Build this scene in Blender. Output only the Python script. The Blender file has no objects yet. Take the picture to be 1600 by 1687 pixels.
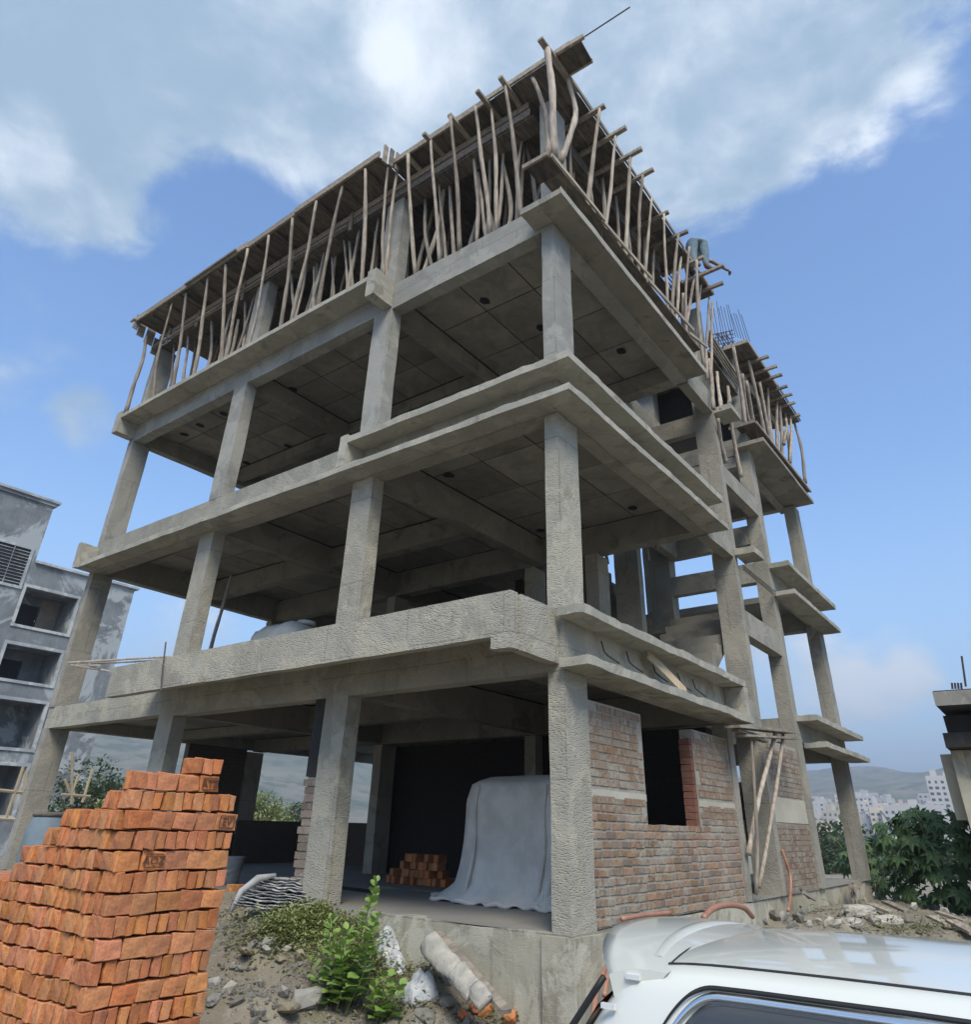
import bpy, bmesh, math, random
from math import radians, sin, cos, pi, sqrt, exp, atan2
from mathutils import Vector, Matrix, noise
random.seed(7)
scene = bpy.context.scene
COL = scene.collection
# ------------------------------------------------------------------ camera
F, PX, PY = 1157.2, 813.7, 750.2           # focal length and principal point, in units of the 1600x1687 photograph
YAW, PITCH, ROLL = radians(36.8926), radians(27.9072), radians(1.3347)
CAM = Vector((-6.1758, -3.6955, 0.7924))
fwd = Vector((cos(PITCH)*cos(YAW), cos(PITCH)*sin(YAW), sin(PITCH)))
rt0 = Vector((sin(YAW), -cos(YAW), 0)); up0 = rt0.cross(fwd)
RT = cos(ROLL)*rt0 + sin(ROLL)*up0
UP = -sin(ROLL)*rt0 + cos(ROLL)*up0
cd = bpy.data.cameras.new('camera'); cam = bpy.data.objects.new('camera', cd); COL.objects.link(cam)
cam.matrix_world = Matrix.Translation(CAM) @ Matrix((RT, UP, -fwd)).transposed().to_4x4()
cd.sensor_fit = 'AUTO'; cd.sensor_width = 36; cd.lens = F/1687*36
cd.shift_x = -(PX-800)/1687; cd.shift_y = (PY-843.5)/1687
cd.clip_start = 0.05; cd.clip_end = 20000
scene.camera = cam
def ray(u, v):
    return (RT*((u-PX)/F) + UP*(-(v-PY)/F) + fwd)
def at(u, v, ax, val):
    """world point where the sight line through a photo point meets the plane ax = val (surveying helper)"""
    d = ray(u, v); i = 'xyz'.index(ax)
    return CAM + d*((val-CAM[i])/d[i])
# ------------------------------------------------------------------ world
SUN_EL, SUN_AZ = radians(48), radians(226)      # azimuth of the direction towards the sun, from +X counter-clockwise
w = bpy.data.worlds.new('World'); scene.world = w; w.use_nodes = True
nt = w.node_tree; nt.nodes.clear()
def N(nt, t, **k):
    n = nt.nodes.new(t)
    for a, b in k.items(): setattr(n, a, b)
    return n
def L(nt, a, b): nt.links.new(a, b)
def M(nt, op, a, b=None, c=None, clamp=False):
    n = N(nt, 'ShaderNodeMath', operation=op, use_clamp=clamp)
    for i, q in enumerate((a, b, c)):
        if q is None: continue
        if isinstance(q, (int, float)): n.inputs[i].default_value = q
        else: L(nt, q, n.inputs[i])
    return n.outputs[0]
def MR(nt, v, a, b, c=0.0, d=1.0, kind='SMOOTHSTEP'):
    n = N(nt, 'ShaderNodeMapRange', interpolation_type=kind)
    L(nt, v, n.inputs[0])
    for i, q in enumerate((a, b, c, d)): n.inputs[i+1].default_value = q
    return n.outputs[0]
def MIX(nt, f, a, b, bt='MIX'):
    n = N(nt, 'ShaderNodeMix', data_type='RGBA', blend_type=bt)
    if isinstance(f, (int, float)): n.inputs[0].default_value = f
    else: L(nt, f, n.inputs[0])
    for i, q in ((6, a), (7, b)):
        if isinstance(q, (tuple, list)): n.inputs[i].default_value = (*q[:3], 1)
        else: L(nt, q, n.inputs[i])
    return n.outputs[2]
def NOISE(nt, vec, scale, det=4, rough=.55, dist=0.0):
    n = N(nt, 'ShaderNodeTexNoise'); n.inputs['Scale'].default_value = scale; n.inputs['Detail'].default_value = det
    n.inputs['Roughness'].default_value = rough; n.inputs['Distortion'].default_value = dist
    if vec is not None: L(nt, vec, n.inputs['Vector'])
    return n.outputs['Fac']
tc = N(nt, 'ShaderNodeTexCoord'); DIR = tc.outputs['Generated']
sky = N(nt, 'ShaderNodeTexSky', sky_type='NISHITA'); sky.sun_disc = False
sky.sun_elevation = SUN_EL; sky.sun_rotation = pi/2 - SUN_AZ
sky.air_density = 1.2; sky.dust_density = .7; sky.ozone_density = 2.2
SKY_STR = 0.115
nrm = N(nt, 'ShaderNodeVectorMath', operation='NORMALIZE'); L(nt, DIR, nrm.inputs[0])
def blob(u, v, rad, wgt, sx=1.0):
    d = ray(u, v).normalized()
    n = N(nt, 'ShaderNodeVectorMath', operation='DOT_PRODUCT'); L(nt, nrm.outputs[0], n.inputs[0]); n.inputs[1].default_value = d
    return M(nt, 'MULTIPLY', MR(nt, n.outputs['Value'], cos(radians(rad)), 1.0), wgt)
mp = N(nt, 'ShaderNodeMapping'); L(nt, nrm.outputs[0], mp.inputs[0]); mp.inputs['Scale'].default_value = (1, 1, 1.7)
n1 = NOISE(nt, mp.outputs[0], 2.6, 10, .60, .25)
n2 = NOISE(nt, mp.outputs[0], 8.5, 10, .64, .35)
acc = M(nt, 'ADD', M(nt, 'MULTIPLY', n1, .72), M(nt, 'MULTIPLY', n2, .46)); acc = M(nt, 'SUBTRACT', acc, .09)
sep = N(nt, 'ShaderNodeSeparateXYZ'); L(nt, nrm.outputs[0], sep.inputs[0])
high = MR(nt, sep.outputs[2], .62, .80, -.02, .20)
acc = M(nt, 'ADD', acc, high)
for (u, v, r, g) in [(250, 60, 17, .20), (650, 90, 17, .24), (1150, 60, 15, .22), (1130, 260, 11, .16), (1480, 185, 5.5, .17), (1360, 255, 5, .13),
                     (60, 235, 8, .15), (430, 260, 7, .05), (-250, 300, 20, .2), (1590, 350, 5, .08),
                     (150, 695, 3.6, .24), (30, 420, 8, -.12), (450, 400, 10, -.16), (1450, 560, 17, -.22), (1500, 60, 8, .02), (300, 370, 2.5, .14),
                     (1430, 1090, 5.5, .15), (1300, 1120, 7, .16), (1160, 1000, 7, .10), (1510, 1110, 2.6, .12), (380, 1030, 8, .16), (250, 1060, 8, .12), (800, 1100, 12, .08)]:
    acc = M(nt, 'ADD', acc, blob(u, v, r, g))
cover = MR(nt, acc, .575, .79)
n3 = NOISE(nt, mp.outputs[0], 3.6, 10, .62, .4)
lum = M(nt, 'ADD', M(nt, 'MULTIPLY', n3, .85), M(nt, 'MULTIPLY', n2, .45))
for (u, v, r, g) in [(690, 60, 6, .22), (640, 95, 2.4, .12), (40, 235, 4, .16), (1490, 190, 3.5, .24), (1370, 260, 4, .20), (1200, 330, 5, -.02), (1280, 130, 9, -.06), (150, 80, 14, -.10), (420, 60, 9, -.06), (930, 160, 9, -.02), (1440, 1090, 7, .2), (380, 1030, 9, .22), (430, 260, 5, .1)]:
    lum = M(nt, 'ADD', lum, blob(u, v, r, g))
lum = MR(nt, lum, .50, .98)
ccol = MIX(nt, lum, (.195, .272, .355), (.54, .58, .62))
lowhaze = MR(nt, sep.outputs[2], -.02, .46, .55, 0.0)
skyc = N(nt, 'ShaderNodeVectorMath', operation='SCALE'); L(nt, sky.outputs[0], skyc.inputs[0]); skyc.inputs['Scale'].default_value = SKY_STR
sk1 = MIX(nt, 1.0, skyc.outputs[0], (.74, .94, 1.13), 'MULTIPLY')
sk2 = MIX(nt, lowhaze, sk1, (.30, .425, .60))
fin = MIX(nt, M(nt, 'MULTIPLY', cover, .93), sk2, ccol)
bg = N(nt, 'ShaderNodeBackground'); L(nt, fin, bg.inputs[0]); bg.inputs[1].default_value = 1.0
wo = N(nt, 'ShaderNodeOutputWorld'); L(nt, bg.outputs[0], wo.inputs[0])
# ------------------------------------------------------------------ sun behind thin cloud
sl = bpy.data.lights.new('sun', 'SUN'); sl.energy = 2.3; sl.angle = radians(24); sl.color = (1.0, .91, .76)
so = bpy.data.objects.new('sun', sl); COL.objects.link(so)
sd = Vector((cos(SUN_EL)*cos(SUN_AZ), cos(SUN_EL)*sin(SUN_AZ), sin(SUN_EL)))
so.rotation_euler = sd.to_track_quat('Z', 'Y').to_euler()
scene.view_settings.view_transform = 'Standard'; scene.view_settings.look = 'None'
scene.view_settings.exposure = .95; scene.view_settings.gamma = 1.0; scene.view_settings.use_curve_mapping = False
# ------------------------------------------------------------------ materials
MATS = {}
def newmat(name):
    m = bpy.data.materials.new(name); m.use_nodes = True; t = m.node_tree; b = t.nodes['Principled BSDF']
    MATS[name] = m
    return m, t, b
def coords(t, space='Object', sc=(1, 1, 1)):
    c = N(t, 'ShaderNodeTexCoord'); mpn = N(t, 'ShaderNodeMapping'); L(t, c.outputs[space], mpn.inputs[0]); mpn.inputs['Scale'].default_value = sc
    return mpn.outputs[0]
def bump(t, b, h, strength, dist=.02, prev=None):
    n = N(t, 'ShaderNodeBump'); n.inputs['Strength'].default_value = strength; n.inputs['Distance'].default_value = dist
    L(t, h, n.inputs['Height'])
    if prev is not None: L(t, prev, n.inputs['Normal'])
    L(t, n.outputs[0], b.inputs['Normal']); return n.outputs[0]
def concrete(name, a, c, stain, marks=0.0, rough=.9, streak=.3, grime=.5):
    m, t, b = newmat(name)
    v = coords(t)
    big = NOISE(t, v, 1.3, 6, .62, .3); mid = NOISE(t, v, 9, 5, .65); fine = NOISE(t, v, 70, 4, .7)
    col = MIX(t, MR(t, big, .3, .72), a, c)
    vs = coords(t, sc=(7, 7, .5)); st = NOISE(t, vs, 1.6, 5, .6)
    col = MIX(t, MR(t, st, .52, .78, 0, streak), col, stain)
    col = MIX(t, MR(t, mid, .55, .85, 0, grime), col, tuple(x*.62 for x in c))
    pale = NOISE(t, coords(t, sc=(1, 1, 1.6)), 3.3, 6, .7, .8)
    col = MIX(t, MR(t, pale, .6, .72, 0, .35), col, tuple(min(1, x*1.35) for x in a))
    col = MIX(t, MR(t, fine, .35, .75, 0, .35), col, tuple(x*.75 for x in a))
    L(t, col, b.inputs['Base Color']); b.inputs['Roughness'].default_value = rough
    b.inputs['Specular IOR Level'].default_value = .25
    h = M(t, 'ADD', M(t, 'MULTIPLY', mid, .55), M(t, 'MULTIPLY', fine, .25))
    nb = bump(t, b, h, .5, .018)
    if marks:
        wv = N(t, 'ShaderNodeTexVoronoi', feature='F1'); wv.inputs['Scale'].default_value = 1.0; wv.inputs['Randomness'].default_value = .85
        rot = N(t, 'ShaderNodeMapping'); rot.inputs['Rotation'].default_value = (.25, .2, 0); rot.inputs['Scale'].default_value = (19, 19, 62)
        dn = N(t, 'ShaderNodeTexNoise'); dn.inputs['Scale'].default_value = 2.0
        c0 = coords(t); L(t, c0, dn.inputs['Vector'])
        ad = N(t, 'ShaderNodeMix', data_type='VECTOR', blend_type='MIX') if False else N(t, 'ShaderNodeVectorMath', operation='MULTIPLY_ADD')
        L(t, dn.outputs['Color'], ad.inputs[0]); ad.inputs[1].default_value = (.18, .18, .18); L(t, c0, ad.inputs[2])
        L(t, ad.outputs[0], rot.inputs[0]); L(t, rot.outputs[0], wv.inputs['Vector'])
        dash = MR(t, wv.outputs['Distance'], .06, .52)
        fade = MR(t, NOISE(t, coords(t), 1.7, 4, .6), .30, .52); sgn = MR(t, NOISE(t, coords(t), 21, 4, .7), .35, .65)
        hh = M(t, 'MULTIPLY', M(t, 'ADD', M(t, 'MULTIPLY', dash, 1.0), M(t, 'MULTIPLY', sgn, .12)), fade)
        bump(t, b, hh, marks, .02, nb)
        jw = N(t, 'ShaderNodeTexBrick'); jw.offset = .5; jw.inputs['Scale'].default_value = 1; jw.inputs['Mortar Size'].default_value = .006; jw.inputs['Brick Width'].default_value = 1.25; jw.inputs['Row Height'].default_value = 1.22
        sx = N(t, 'ShaderNodeSeparateXYZ'); L(t, coords(t), sx.inputs[0]); cx2 = N(t, 'ShaderNodeCombineXYZ'); L(t, M(t, 'ADD', sx.outputs[0], sx.outputs[1]), cx2.inputs[0]); L(t, M(t, 'ADD', sx.outputs[2], M(t, 'MULTIPLY', NOISE(t, coords(t), 3, 3), .03)), cx2.inputs[1]); L(t, cx2.outputs[0], jw.inputs['Vector'])
        src = b.inputs['Base Color'].links[0].from_socket
        dr = MR(t, NOISE(t, coords(t, sc=(26, 26, 1.1)), 1.0, 3, .5), .60, .70, 0, .55); dm = MR(t, NOISE(t, coords(t), .8, 3), .5, .62)
        col = MIX(t, M(t, 'MULTIPLY', dr, dm), src, stain)
        L(t, MIX(t, M(t, 'MULTIPLY', jw.outputs['Fac'], .55), col, tuple(x*.45 for x in c)), b.inputs['Base Color'])
    return m
concrete('concrete_low', (.37, .352, .295), (.28, .266, .222), (.46, .40, .26), marks=.42, streak=.35)
concrete('concrete_mid', (.31, .298, .255), (.23, .222, .19), (.36, .32, .24), marks=.4, streak=.3)
concrete('concrete_up', (.315, .31, .28), (.235, .232, .21), (.34, .32, .28), marks=.18, streak=.25)
concrete('concrete_edge', (.37, .36, .305), (.28, .27, .228), (.20, .185, .14), marks=.15, streak=.45)
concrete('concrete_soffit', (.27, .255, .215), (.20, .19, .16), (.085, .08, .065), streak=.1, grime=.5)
concrete('concrete_floor', (.27, .26, .235), (.22, .21, .19), (.17, .16, .14), streak=.1)
concrete('concrete_plinth', (.40, .38, .30), (.29, .27, .21), (.16, .14, .10), streak=.6, marks=.1)
concrete('plaster_grey', (.20, .215, .225), (.125, .137, .147), (.34, .37, .385), streak=.3, grime=.4)
concrete('plaster_pale', (.36, .38, .39), (.26, .275, .285), (.46, .48, .49), streak=.4)
concrete('plaster_cream', (.50, .47, .37), (.44, .41, .32), (.33, .31, .25), streak=.3)
concrete('concrete_dark', (.055, .053, .05), (.03, .029, .027), (.10, .095, .088), streak=.5)
concrete('band_cream', (.47, .45, .37), (.38, .36, .29), (.30, .28, .22), streak=.2)
def simple(name, c, rough=.7, metal=0.0, var=.25, scale=8, bmp=.2, rnd=0.0, coat=0.0, sc=(1, 1, 1), c2=None):
    m, t, b = newmat(name)
    v = coords(t, sc=sc); n = NOISE(t, v, scale, 5, .6)
    col = MIX(t, MR(t, n, .3, .7), c, c2 if c2 else tuple(x*(1-var) for x in c))
    if rnd:
        oi = N(t, 'ShaderNodeObjectInfo'); hs = N(t, 'ShaderNodeHueSaturation')
        L(t, col, hs.inputs['Color']); L(t, MR(t, oi.outputs['Random'], 0, 1, 1-rnd, 1+rnd, 'LINEAR'), hs.inputs['Value'])
        r2 = M(t, 'FRACT', M(t, 'MULTIPLY', oi.outputs['Random'], 17.3))
        L(t, MR(t, r2, 0, 1, .5-rnd*.035, .5+rnd*.035, 'LINEAR'), hs.inputs['Hue'])
        L(t, MR(t, M(t, 'FRACT', M(t, 'MULTIPLY', oi.outputs['Random'], 41.7)), 0, 1, 1-rnd*.25, 1+rnd*.2, 'LINEAR'), hs.inputs['Saturation'])
        col = hs.outputs[0]
    L(t, col, b.inputs['Base Color']); b.inputs['Roughness'].default_value = rough; b.inputs['Metallic'].default_value = metal
    if coat: b.inputs['Coat Weight'].default_value = coat; b.inputs['Coat Roughness'].default_value = .06
    if bmp: bump(t, b, n, bmp, .01)
    return m
simple('brick_orange', (.52, .20, .075), .92, scale=16, bmp=1.3, rnd=.24, c2=(.35, .135, .055))
simple('brick_core', (.30, .11, .05), .95, scale=14, bmp=.9)
simple('brick_wall', (.245, .125, .068), .93, scale=22, bmp=1.2, rnd=.3, c2=(.245, .18, .12))
simple('brick_wall_far', (.24, .17, .125), .93, scale=22, bmp=.8, rnd=.25, c2=(.20, .165, .135))
simple('brick_half_shade', (.13, .10, .078), .93, scale=20, bmp=.9, rnd=.25, c2=(.10, .085, .07))  # far wall brick darkened, shade of the rear rooms in its colour
simple('brick_red', (.17, .075, .05), .9, scale=20, bmp=.8, rnd=.2)
simple('brick_shade', (.03, .025, .021), .95, scale=20, bmp=.8, rnd=.2)  # brick taken near black, the unlit interior painted into it
simple('mortar', (.34, .32, .27), .95, scale=18, bmp=1.0)
simple('brick_stamp', (.13, .05, .028), .95, scale=14, bmp=.3)
simple('timber_pole', (.42, .37, .30), .9, scale=5, sc=(4, 4, .6), bmp=.8, rnd=.28, c2=(.24, .20, .16))
simple('timber_plank', (.34, .29, .225), .9, scale=3, sc=(1, 6, 6), bmp=.6, rnd=.3, c2=(.17, .15, .125))
simple('timber_dark', (.15, .125, .098), .93, scale=3, sc=(1.5, 5, 5), bmp=.5, rnd=.35, c2=(.062, .055, .047))
simple('timber_pale', (.42, .34, .22), .9, scale=5, sc=(4, 4, .6), bmp=.5, rnd=.15)
simple('steel_bar', (.10, .085, .08), .7, metal=.5, bmp=.3)
simple('hose_orange', (.40, .20, .13), .5, bmp=.1)
simple('hose_black', (.02, .02, .022), .5, bmp=.1)
simple('cloth_grey', (.72, .68, .61), .95, scale=3, bmp=.4, c2=(.56, .53, .475))
simple('sack_pale', (.42, .43, .43), .85, scale=6, bmp=.3, c2=(.27, .27, .265))
simple('sack_white', (.52, .53, .53), .8, scale=12, bmp=.9, c2=(.30, .33, .36))
simple('sack_under', (.10, .10, .10), .9, bmp=.2)
simple('cement_bag', (.46, .43, .36), .95, scale=9, bmp=1.2, c2=(.30, .29, .255))
simple('rock_grey', (.26, .25, .225), .95, scale=6, bmp=.9, rnd=.3, c2=(.17, .16, .14))
simple('rock_ochre', (.30, .265, .18), .95, scale=6, bmp=.9, c2=(.19, .165, .115))
simple('drum_blue', (.17, .22, .25), .7, scale=4, bmp=.1, c2=(.12, .16, .19))
simple('tank_white', (.50, .49, .45), .5, scale=3, bmp=.05)
simple('denim', (.17, .23, .26), .95, scale=20, bmp=.2, c2=(.11, .16, .19))
simple('skin', (.20, .11, .075), .6, scale=20, bmp=.05)
simple('shirt', (.32, .36, .36), .9, bmp=.1)
simple('car_paint', (.66, .67, .61), .28, scale=1.2, var=.02, bmp=0, coat=.9)
simple('car_rubber', (.015, .015, .016), .6, bmp=0)
simple('car_chrome', (.75, .76, .77), .12, metal=1.0, var=.02, bmp=0)
simple('car_visor', (.045, .05, .055), .18, var=.1, bmp=0, coat=.4)
simple('car_glass', (.012, .014, .016), .05, var=.1, bmp=0)
simple('car_tyre', (.02, .02, .02), .85, bmp=.2)
simple('car_lamp', (.35, .02, .02), .2, bmp=0)
simple('reflector', (.8, .82, .82), .3, bmp=0)
simple('city_white', (.52, .50, .46), .9, rnd=.12, bmp=0)
simple('city_cream', (.60, .52, .38), .9, rnd=.15, bmp=0)
simple('city_pink', (.55, .42, .36), .9, rnd=.15, bmp=0)
simple('window_dark', (.03, .035, .04), .4, bmp=0)
simple('black_void', (.015, .015, .017), .9, bmp=0)
simple('paint_yellow', (.65, .45, .03), .8, bmp=.1)
simple('paint_graffiti', (.30, .08, .09), .8, scale=6, bmp=0, c2=(.05, .12, .2))
def smear(name, amt=.5):
    """mortar smeared over the brick faces, in world position so it crosses the joints"""
    m = MATS[name]; t = m.node_tree; b = t.nodes['Principled BSDF']; src = b.inputs['Base Color'].links[0].from_socket
    g = N(t, 'ShaderNodeNewGeometry'); n = NOISE(t, g.outputs['Position'], 2.2, 7, .75, .6); n2 = NOISE(t, g.outputs['Position'], 16, 5, .75)
    f = M(t, 'MULTIPLY', MR(t, M(t, 'ADD', M(t, 'MULTIPLY', n, .6), M(t, 'MULTIPLY', n2, .4)), .47, .60), amt)
    L(t, MIX(t, f, src, (.31, .29, .235)), b.inputs['Base Color'])
smear('brick_wall', .9); smear('brick_wall_far', .8)
def blotch(name, c, d, s=.35):
    m = MATS[name]; t = m.node_tree; b = t.nodes['Principled BSDF']; src = b.inputs['Base Color'].links[0].from_socket
    g = N(t, 'ShaderNodeNewGeometry'); n = NOISE(t, g.outputs['Position'], s, 9, .68, .9); n2 = NOISE(t, g.outputs['Position'], s*1.9, 8, .7, .5)
    o = MIX(t, MR(t, n, .50, .56, 0, .85), src, c); o = MIX(t, MR(t, n2, .55, .66, 0, .7), o, d)
    L(t, o, b.inputs['Base Color'])
blotch('plaster_grey', (.36, .385, .39), (.10, .11, .115)); blotch('plaster_pale', (.46, .47, .46), (.19, .20, .20), .5)
blotch('plaster_cream', (.52, .49, .38), (.30, .28, .22), .6)
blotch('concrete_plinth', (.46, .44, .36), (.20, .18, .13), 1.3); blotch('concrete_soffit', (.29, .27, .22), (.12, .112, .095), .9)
blotch('concrete_low', (.40, .375, .30), (.24, .22, .17), 1.1); blotch('concrete_up', (.34, .335, .30), (.20, .195, .17), .9); blotch('concrete_mid', (.33, .31, .26), (.19, .18, .145), .9); blotch('concrete_edge', (.40, .38, .32), (.19, .175, .14), 1.4)
def leafmat(name, c, c2, rnd=.35, trans=.25):
    m, t, b = newmat(name)
    oi = N(t, 'ShaderNodeObjectInfo'); gm = N(t, 'ShaderNodeNewGeometry')
    n = NOISE(t, coords(t), 5, 3); r = M(t, 'FRACT', M(t, 'ADD', oi.outputs['Random'], gm.outputs['Random Per Island']))
    col = MIX(t, M(t, 'ADD', M(t, 'MULTIPLY', n, .4), M(t, 'MULTIPLY', r, .6)), c, c2)
    L(t, col, b.inputs['Base Color']); b.inputs['Roughness'].default_value = .55
    tr = N(t, 'ShaderNodeBsdfTranslucent'); L(t, col, tr.inputs[0]); mx = N(t, 'ShaderNodeMixShader'); mx.inputs[0].default_value = trans
    L(t, b.outputs[0], mx.inputs[1]); L(t, tr.outputs[0], mx.inputs[2]); L(t, mx.outputs[0], t.nodes['Material Output'].inputs[0])
leafmat('leaf_bright', (.17, .30, .06), (.30, .42, .11))
leafmat('leaf_dark', (.065, .125, .045), (.125, .21, .08))
leafmat('leaf_weed', (.20, .25, .08), (.33, .35, .15))
leafmat('leaf_dry', (.26, .24, .13), (.16, .18, .08))
leafmat('leaf_tree', (.05, .085, .035), (.10, .13, .06))
simple('stem', (.14, .16, .07), .8, bmp=.2)
def groundmat():
    m, t, b = newmat('soil')
    v = coords(t)
    a = NOISE(t, v, .9, 7, .65, .4); c = NOISE(t, v, 6, 6, .7); d = NOISE(t, v, 38, 5, .7)
    col = MIX(t, MR(t, a, .35, .65), (.19, .16, .115), (.28, .25, .19))
    col = MIX(t, MR(t, c, .5, .72, 0, .7), col, (.34, .32, .27))
    col = MIX(t, MR(t, c, .28, .42, .6, 0), col, (.10, .085, .065))
    col = MIX(t, MR(t, NOISE(t, v, 2.2, 6, .6), .56, .68, 0, .45), col, (.13, .145, .06))
    pb = N(t, 'ShaderNodeTexVoronoi', feature='F1'); pb.inputs['Scale'].default_value = 26; L(t, v, pb.inputs['Vector'])
    peb = MR(t, pb.outputs['Distance'], .2, .45, 1, 0)
    pr = M(t, 'GREATER_THAN', NOISE(t, v, 9, 3), .55)
    pm = M(t, 'MULTIPLY', peb, pr)
    col = MIX(t, M(t, 'MULTIPLY', pm, .6), col, (.36, .345, .31))
    L(t, col, b.inputs['Base Color']); b.inputs['Roughness'].default_value = .97
    h = M(t, 'ADD', M(t, 'ADD', M(t, 'MULTIPLY', c, .7), M(t, 'MULTIPLY', d, .35)), M(t, 'MULTIPLY', pm, .3))
    bump(t, b, h, .9, .05)
groundmat()
def hillmat():
    m, t, b = newmat('hill_scrub')
    v = coords(t)
    a = NOISE(t, v, .006, 8, .7, .5); c = NOISE(t, v, .035, 6, .75)
    col = MIX(t, MR(t, a, .35, .6), (.20, .17, .12), (.11, .125, .065))
    col = MIX(t, MR(t, c, .45, .6), col, (.055, .075, .035))
    L(t, col, b.inputs['Base Color']); b.inputs['Roughness'].default_value = 1
hillmat()
# ------------------------------------------------------------------ object helpers
def tag(o, label=None, cat=None, group=None, kind=None):
    if label: o['label'] = label
    if cat: o['category'] = cat
    if group: o['group'] = group
    if kind: o['kind'] = kind
    return o
def empty(name, loc=(0, 0, 0), label=None, cat=None, group=None):
    o = bpy.data.objects.new(name, None); COL.objects.link(o); o.location = loc; o.empty_display_size = .2
    return tag(o, label, cat, group)
def link(name, me, parent=None, loc=None, rot=None):
    o = bpy.data.objects.new(name, me); COL.objects.link(o)
    if parent is not None:
        o.parent = parent
        if loc is None: o.location = (-parent_world(parent)[0], -parent_world(parent)[1], -parent_world(parent)[2])
    if loc is not None: o.location = loc
    if rot is not None: o.rotation_euler = rot
    return o
def parent_world(p):
    v = Vector((0, 0, 0))
    while p is not None: v = v + p.location; p = p.parent
    return v
def mesh_of(name, bm, mat, smooth=False):
    me = bpy.data.meshes.new(name); bm.normal_update(); bm.to_mesh(me); bm.free(); me.materials.append(MATS[mat])
    if smooth:
        for p in me.polygons: p.use_smooth = True
    return me
def obj(name, bm, mat, parent=None, smooth=False):
    """mesh built in world coordinates; parented without moving it"""
    return link(name, mesh_of(name, bm, mat, smooth), parent)
def wob(p, a=.008, s=1.7):
    return noise.noise_vector(p*s)*a + noise.noise_vector(p*s*6)*a*.45
def add_box(bm, x0, x1, y0, y1, z0, z1, step=.4, j=.006, xf=None, rag=0.0):
    """box with subdivided, slightly uneven faces"""
    nx, ny, nz = [max(1, min(60, int(math.ceil((b-a)/step)))) for a, b in ((x0, x1), (y0, y1), (z0, z1))]
    vs = {}
    def V(i, k, l):
        key = (i, k, l)
        if key not in vs:
            p = Vector((x0+(x1-x0)*i/nx, y0+(y1-y0)*k/ny, z0+(z1-z0)*l/nz))
            if j: p = p + wob(p, j)
            if rag and l == nz: p.z += noise.noise(p*9)*rag
            if xf: p = xf @ p
            vs[key] = bm.verts.new(p)
        return vs[key]
    for i in range(nx):
        for k in range(ny):
            bm.faces.new((V(i, k, 0), V(i, k+1, 0), V(i+1, k+1, 0), V(i+1, k, 0)))
            bm.faces.new((V(i, k, nz), V(i+1, k, nz), V(i+1, k+1, nz), V(i, k+1, nz)))
    for i in range(nx):
        for l in range(nz):
            bm.faces.new((V(i, 0, l), V(i+1, 0, l), V(i+1, 0, l+1), V(i, 0, l+1)))
            bm.faces.new((V(i, ny, l), V(i, ny, l+1), V(i+1, ny, l+1), V(i+1, ny, l)))
    for k in range(ny):
        for l in range(nz):
            bm.faces.new((V(0, k, l), V(0, k, l+1), V(0, k+1, l+1), V(0, k+1, l)))
            bm.faces.new((V(nx, k, l), V(nx, k+1, l), V(nx, k+1, l+1), V(nx, k, l+1)))
    return bm
def box(name, mat, parent, x0, x1, y0, y1, z0, z1, step=.4, j=.006, rag=0.0):
    bm = bmesh.new(); add_box(bm, x0, x1, y0, y1, z0, z1, step, j, rag=rag)
    return obj(name, bm, mat, parent)
def add_tube(bm, pts, rad, seg=7, cap=True, flat=None):
    """tube through pts, radius per point or single; flat=(w,h) gives a plank section"""
    pts = [Vector(p) for p in pts]; n = len(pts)
    if not hasattr(rad, '__len__'): rad = [rad]*n
    rings = []; ref = Vector((.31, .17, .93))
    for i, p in enumerate(pts):
        d = (pts[min(i+1, n-1)]-pts[max(i-1, 0)]).normalized()
        if abs(d.dot(ref)) > .95: ref = Vector((.9, .3, .1))
        a = d.cross(ref).normalized(); b = d.cross(a)
        ring = []
        for s in range(seg):
            t = 2*pi*s/seg
            ring.append(bm.verts.new(p + a*cos(t)*rad[i] + b*sin(t)*rad[i]))
        rings.append(ring)
    for i in range(n-1):
        for s in range(seg):
            bm.faces.new((rings[i][s], rings[i][(s+1) % seg], rings[i+1][(s+1) % seg], rings[i+1][s]))
    if cap:
        bm.faces.new(rings[0][::-1]); bm.faces.new(rings[-1])
    return bm
def add_plank(bm, p, q, w, h, up=Vector((0, 0, 1)), j=0.0):
    """plank from p to q, w wide across, h thick along up"""
    p = Vector(p); q = Vector(q); d = (q-p).normalized(); s = d.cross(Vector(up)).normalized(); u = s.cross(d)
    vs = [bm.verts.new(o + s*a*w/2 + u*b*h/2 + Vector([random.uniform(-j, j) for _ in range(3)])) for o in (p, q) for a, b in ((-1, -1), (1, -1), (1, 1), (-1, 1))]
    for f in ((0, 1, 2, 3), (7, 6, 5, 4), (0, 4, 5, 1), (1, 5, 6, 2), (2, 6, 7, 3), (3, 7, 4, 0)):
        bm.faces.new([vs[i] for i in f])
    return bm
def plank(name, mat, parent, p, q, w, h, up=(0, 0, 1), j=.003):
    bm = bmesh.new(); add_plank(bm, p, q, w, h, up, j); bmesh.ops.recalc_face_normals(bm, faces=bm.faces)
    return obj(name, bm, mat, parent)
ONES = ['', 'first', 'second', 'third', 'fourth', 'fifth', 'sixth', 'seventh', 'eighth', 'ninth']; TENS = {2: 'twent', 3: 'thirt', 4: 'fort', 5: 'fift', 6: 'sixt'}
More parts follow.
